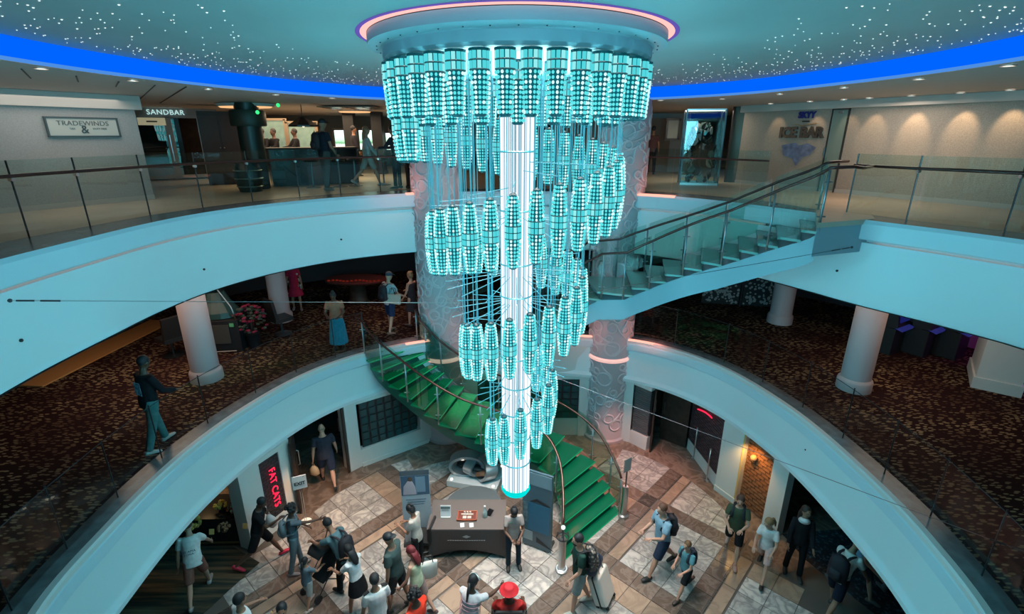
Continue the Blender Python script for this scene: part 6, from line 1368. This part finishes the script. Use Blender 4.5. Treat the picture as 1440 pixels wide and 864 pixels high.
# bar counter, stools
p, q = AY(380, 240, 15.0), AY(500, 235, 16.3); b = MB(); t = thing('bar_counter', 'long dark blue bar counter behind the left glass balustrade', 'bar counter', (p[0], p[1], 7.1)); dd_ = dv(p, q); rz = math.atan2(dd_.y, dd_.x); t.rotation_euler = (0, 0, rz)
b.box((dd_.length/2, 0, .5), (dd_.length, .5, 1.0)); b.build('body', mat('navy_bar', (.004, .012, .02), .25), t); b = MB(); b.box((dd_.length/2, 0, 1.03), (dd_.length+.1, .62, .05)); b.build('top_board', M_DARKWOOD, t)
for k, px in enumerate((440, 478, 500, 540)):
    x, y, _ = AY(px, 255, 14.4+k*.3); t = thing('bar_stool', ['leftmost black bar stool, left of the tall man in the cap', 'black bar stool between the tall man and the woman in white', 'black bar stool beside the woman in the white shirt', 'rightmost black bar stool, nearest the left scroll column'][k], 'stool', (x, y, 7.1), 0, 'bar stools at the upper bar'); b = MB(); b.lathe([(.18, .70), (.19, .74), (.17, .78)], n=18); b.build('seat', MATS['black_vinyl'], t, auto=40); b = MB(); b.tube([(0, 0, .02), (0, 0, .7)], .025, 8); b.build('pole', M_DSTEEL, t); b = MB(); b.lathe([(.2, 0), (.2, .015), (.03, .03)], n=18); b.build('foot', M_DSTEEL, t)
# screens and windows at the back of the bar
def card3(name, x0, y0, x1, y1, Y, m_, th=.05, label=None, cat=None, fr=None, **k):
    a = AY(x0, y1, Y); c = AY(x1, y0, Y); 
    cx_, cz_ = (a[0]+c[0])/2, (a[2]+c[2])/2; W2, H2 = c[0]-a[0], c[2]-a[2]
    if label: t = thing(name, label, cat, (cx_, Y, cz_))
    else: t = None
    b = MB(); b.box((0, 0, 0), (W2, th, H2)); 
    o = b.build('screen' if label else name, m_, t, loc=None if label else (cx_, Y, cz_), **k)
    if fr:
        for c_, s_ in (((0, -.02, H2/2), (W2+.1, th+.04, .07)), ((0, -.02, -H2/2), (W2+.1, th+.04, .07)), ((-W2/2, -.02, 0), (.07, th+.04, H2)), ((W2/2, -.02, 0), (.07, th+.04, H2))): b = MB(); b.box(c_, s_); b.build('frame', fr, t or o)
    return t or o
M_FR = mat('tan_frame', (.30, .22, .15), .5)
ms = mat('green_screen_blind', (.16, .24, .19), .6, noise=.3, scale=5, emit=.35, ecol=(.30, .42, .33))
card3('window_blind', 369, 168, 400, 216, 17.8, ms, label='left of two pale green translucent window blinds in the upper bar', cat='blind', fr=M_FR)
card3('window_blind', 409, 172, 444, 214, 17.8, ms, label='right of two pale green translucent window blinds in the upper bar', cat='blind', fr=M_FR)
# daylight windows
m, N, L = newmat('outdoor_view'); N.remove(N['Principled BSDF']); e = N.new('ShaderNodeEmission'); tc = N.new('ShaderNodeTexCoord'); sx = N.new('ShaderNodeSeparateXYZ'); L.new(tc.outputs['Generated'], sx.inputs[0]); r = N.new('ShaderNodeValToRGB')
for i, (pp, cc) in enumerate(((0, (.55, .62, .55, 1)), (.35, (.8, .85, .8, 1)), (.45, (.12, .38, .16, 1)), (.55, (.5, .8, .55, 1)), (1, (.9, 1, 1, 1)))):
    el = r.color_ramp.elements[0] if i == 0 else (r.color_ramp.elements[1] if i == 1 else r.color_ramp.elements.new(pp)); el.position = pp; el.color = cc
n = N.new('ShaderNodeTexNoise'); n.inputs['Scale'].default_value = 9; ad = N.new('ShaderNodeMath'); ad.operation = 'MULTIPLY_ADD'; ad.inputs[1].default_value = .12; L.new(n.outputs['Fac'], ad.inputs[0]); L.new(sx.outputs['Z'], ad.inputs[2]); L.new(ad.outputs[0], r.inputs[0]); L.new(r.outputs[0], e.inputs[0]); e.inputs[1].default_value = 1.6; L.new(e.outputs[0], N['Material Output'].inputs[0]); m.cycles.emission_sampling = 'NONE'
M_OUT = m
for i, (x0, x1, yt, yb) in enumerate(((472, 493, 182, 213), (506, 528, 182, 212), (543, 563, 186, 212), (566, 580, 186, 212))):
    card3('window_%d' % (4+i), x0, yt, x1, yb, 21.0+.1*i, M_OUT, fr=M_DARK, **S)
for i, px in enumerate((498, 536, 358)):
    x, y, _ = AY(px, 240, 19.8 if i < 2 else 18.4); b = MB(); b.box((0, 0, 1.1), (.38, .38, 2.2)); t = thing('square_post', ['dark square post between the first and second bar window', 'dark square post between the second and third bar window', 'slim dark square post left of the window blinds'][i], 'post', (x, y, 7.1)); b.build('shaft', M_DARK, t)
    b = MB(); b.box((0, 0, .06), (.44, .44, .12)); b.build('foot', M_DSTEEL, t)
# ceiling fittings in the bar
def arc_light(px0, px1, py, Y, label, th=.10):
    a = AY(px0, py, Y); c = AY(px1, py, Y); t = thing('cove_light', label, 'ceiling light', ((a[0]+c[0])/2, Y, 9.22)); w2 = (c[0]-a[0])/2
    b = MB(); b.loft([(0, 0, 0), (0, 0, .07)], [(w2, .5), (w2+.05, .55)], n=32); b.build('housing', M_SOFFIT, t)
    b = MB(); b.loft([(0, 0, -.03), (0, 0, -.001)], [(w2*.9, .42), (w2*.95, .47)], n=32); b.build('diffuser', glow('amber_diffuser', (1.0, .55, .25), 1.0), t)
arc_light(305, 382, 138, 14.5, 'long oval amber ceiling light near the green pillar'); arc_light(476, 522, 158, 17.5, 'oval amber ceiling light above the bar windows')
x, y, z = AY(424, 157, 15.0); t = thing('pendant_lamp', 'black wide shade pendant lamp over the upper bar', 'pendant lamp', (x, y, 8.72)); b = MB(); b.lathe([(.10, .26), (.14, .22), (.42, .04), (.42, 0), (.38, 0)], n=8, caps=False); b.build('lamp_shade', mat('black_shade', (.012, .012, .014), .4), t); b = MB(); b.tube([(0, 0, .25), (0, 0, .58)], .012, 6); b.build('cord', M_DARK, t); b = MB(); b.ball((0, 0, .03), .045, 8, 6); b.build('bulb', glow('warm_bulb', (1, .8, .55), 3), t)
for px, py, lab in ((362, 158, 'green glowing sign light on the green pillar'), (391, 148, 'small green indicator light on the bar ceiling')):
    x, y, z = AY(px, py, 13.8); t = thing('green_light', lab, 'light', (x, y, min(z, 9.24))); b = MB(); b.ball((0, 0, 0), .05, 8, 6); b.build('lens', glow('green_glow', (.05, .9, .25), 1.2), t); b = MB(); b.tube([(0, 0, 0), (0, .06, .05)], .02, 5); b.build('mount', M_DARK, t)
t = thing('ceiling_panel', 'square silver reflective ceiling panel over the upper bar', 'panel', (AY(495, 150, 16)[0], 16.0, 9.26)); b = MB(); b.box((0, 0, 0), (1.6, 1.4, .03)); b.build('panel_sheet', mat('silver_panel', (.5, .47, .42), .2, .9), t)
for k in (-.5, 0, .5): b = MB(); b.box((k, 0, -.018), (.03, 1.4, .01)); b.build('joint', M_DARK, t)
# right corridor: picture, case with mirrored sculpture, green glass wall
card3('framed_picture', 936, 168, 956, 196, 19.0, mat('pale_picture', (.35, .38, .34), .5), label='framed pale picture on the corridor wall right of the scroll column', cat='picture', fr=M_DSTEEL)
b = MB(); a = AY(925, 248, 20.0); b.box((a[0], 20.6, 8.1), (1.0, .1, 2.0)); b.build('door_7', mat('brown_door', (.20, .14, .10), .5), None, **S)
a = G(1020, 262, 7.1); c = G(1068, 262, 7.1); a = AY(1018, 262, 16.2); c = AY(1066, 262, 15.7)
b = MB(); b.wall(a, c, 7.1, 9.3, .1); b.build('wall_green_glass', mat('green_glass_wall', (.10, .16, .145), .15), None, **S)
for q in (a, ((a[0]+c[0])/2, (a[1]+c[1])/2), c): b = MB(); b.box((q[0], q[1]-.03, 8.2), (.06, .06, 2.2)); b.build('trim_24', M_DSTEEL, None, **S)
g0, g1 = G(965, 258, 7.1), G(1006, 262, 7.1); mid = ((g0[0]+g1[0])/2, (g0[1]+g1[1])/2+.3); t = thing('glass_case', 'tall glass case with steel frame and lit top rim on the upper deck', 'case', (mid[0], mid[1], 7.1), R_(-14)); W2 = 1.05; H2 = 2.08
for sx in (-1, 1):
    for sy in (-1, 1): b = MB(); b.box((sx*W2/2, sy*.4, H2/2), (.04, .04, H2)); b.build('frame_post', M_DSTEEL, t)
for sy in (-1, 1):
    b = MB(); b.box((0, sy*.4, H2), (W2, .04, .04)); b.build('frame_rail', M_STEEL, t); b = MB(); b.box((0, sy*.4, .03), (W2, .05, .06)); b.build('frame_rail', M_STEEL, t); b = MB(); b.box((0, sy*.4, H2/2), (W2, .006, H2)); b.build('glass_pane', M_GLASS, t)
for sx in (-1, 1): b = MB(); b.box((sx*W2/2, 0, H2/2), (.006, .8, H2)); b.build('glass_pane', M_GLASS, t)
b = MB(); b.box((0, -.38, H2-.03), (W2-.08, .012, .015)); b.build('light_strip', glow('white_strip', (.9, .95, 1), 2), t)
t = thing('mirror_sculpture', 'sculpture of faceted mirror and white shards inside the glass case', 'sculpture', (mid[0], mid[1], 7.14), R_(-14)); rs = random.Random(9)
ms_ = [mat('mirror_shard', (.5, .55, .55), .12, .95), mat('white_shard', (.6, .62, .62), .4), mat('black_shard', (.02, .02, .025), .2), mat('teal_shard', (.15, .3, .3), .3, .6)]
for i in range(64):
    z = rs.uniform(.08, 1.65); s_ = .42*math.sin(PI*min(1, max(.15, (z+.25)/2.0)))**.6; a = rs.uniform(0, 2*PI); c_ = Vector((math.cos(a)*s_, math.sin(a)*s_*.5, z)); n = rs.choice([4, 5, 6]); r = rs.uniform(.09, .17)
    X = Vector((-math.sin(a), math.cos(a), rs.uniform(-.3, .3))).normalized(); Zz = Vector((rs.uniform(-.3, .3), rs.uniform(-.3, .3), 1)).normalized(); nr = X.cross(Zz).normalized()*.015
    P = [c_+X*r*rs.uniform(.7, 1.1)*math.cos(2*PI*j/n)+Zz*r*rs.uniform(.7, 1.1)*math.sin(2*PI*j/n) for j in range(n)]
    b = MB(); b.add([p_+nr for p_ in P]+[p_-nr for p_ in P], [tuple(range(n)), tuple(range(2*n-1, n-1, -1))]+[(j, (j+1) % n, n+(j+1) % n, n+j) for j in range(n)]); b.build('shard', ms_[rs.choice([0, 0, 1, 1, 2, 3])], t)
b = MB(); b.tube([(0, 0, 0), (0, 0, 1.6)], .03, 6); b.build('core_rod', M_DSTEEL, t)
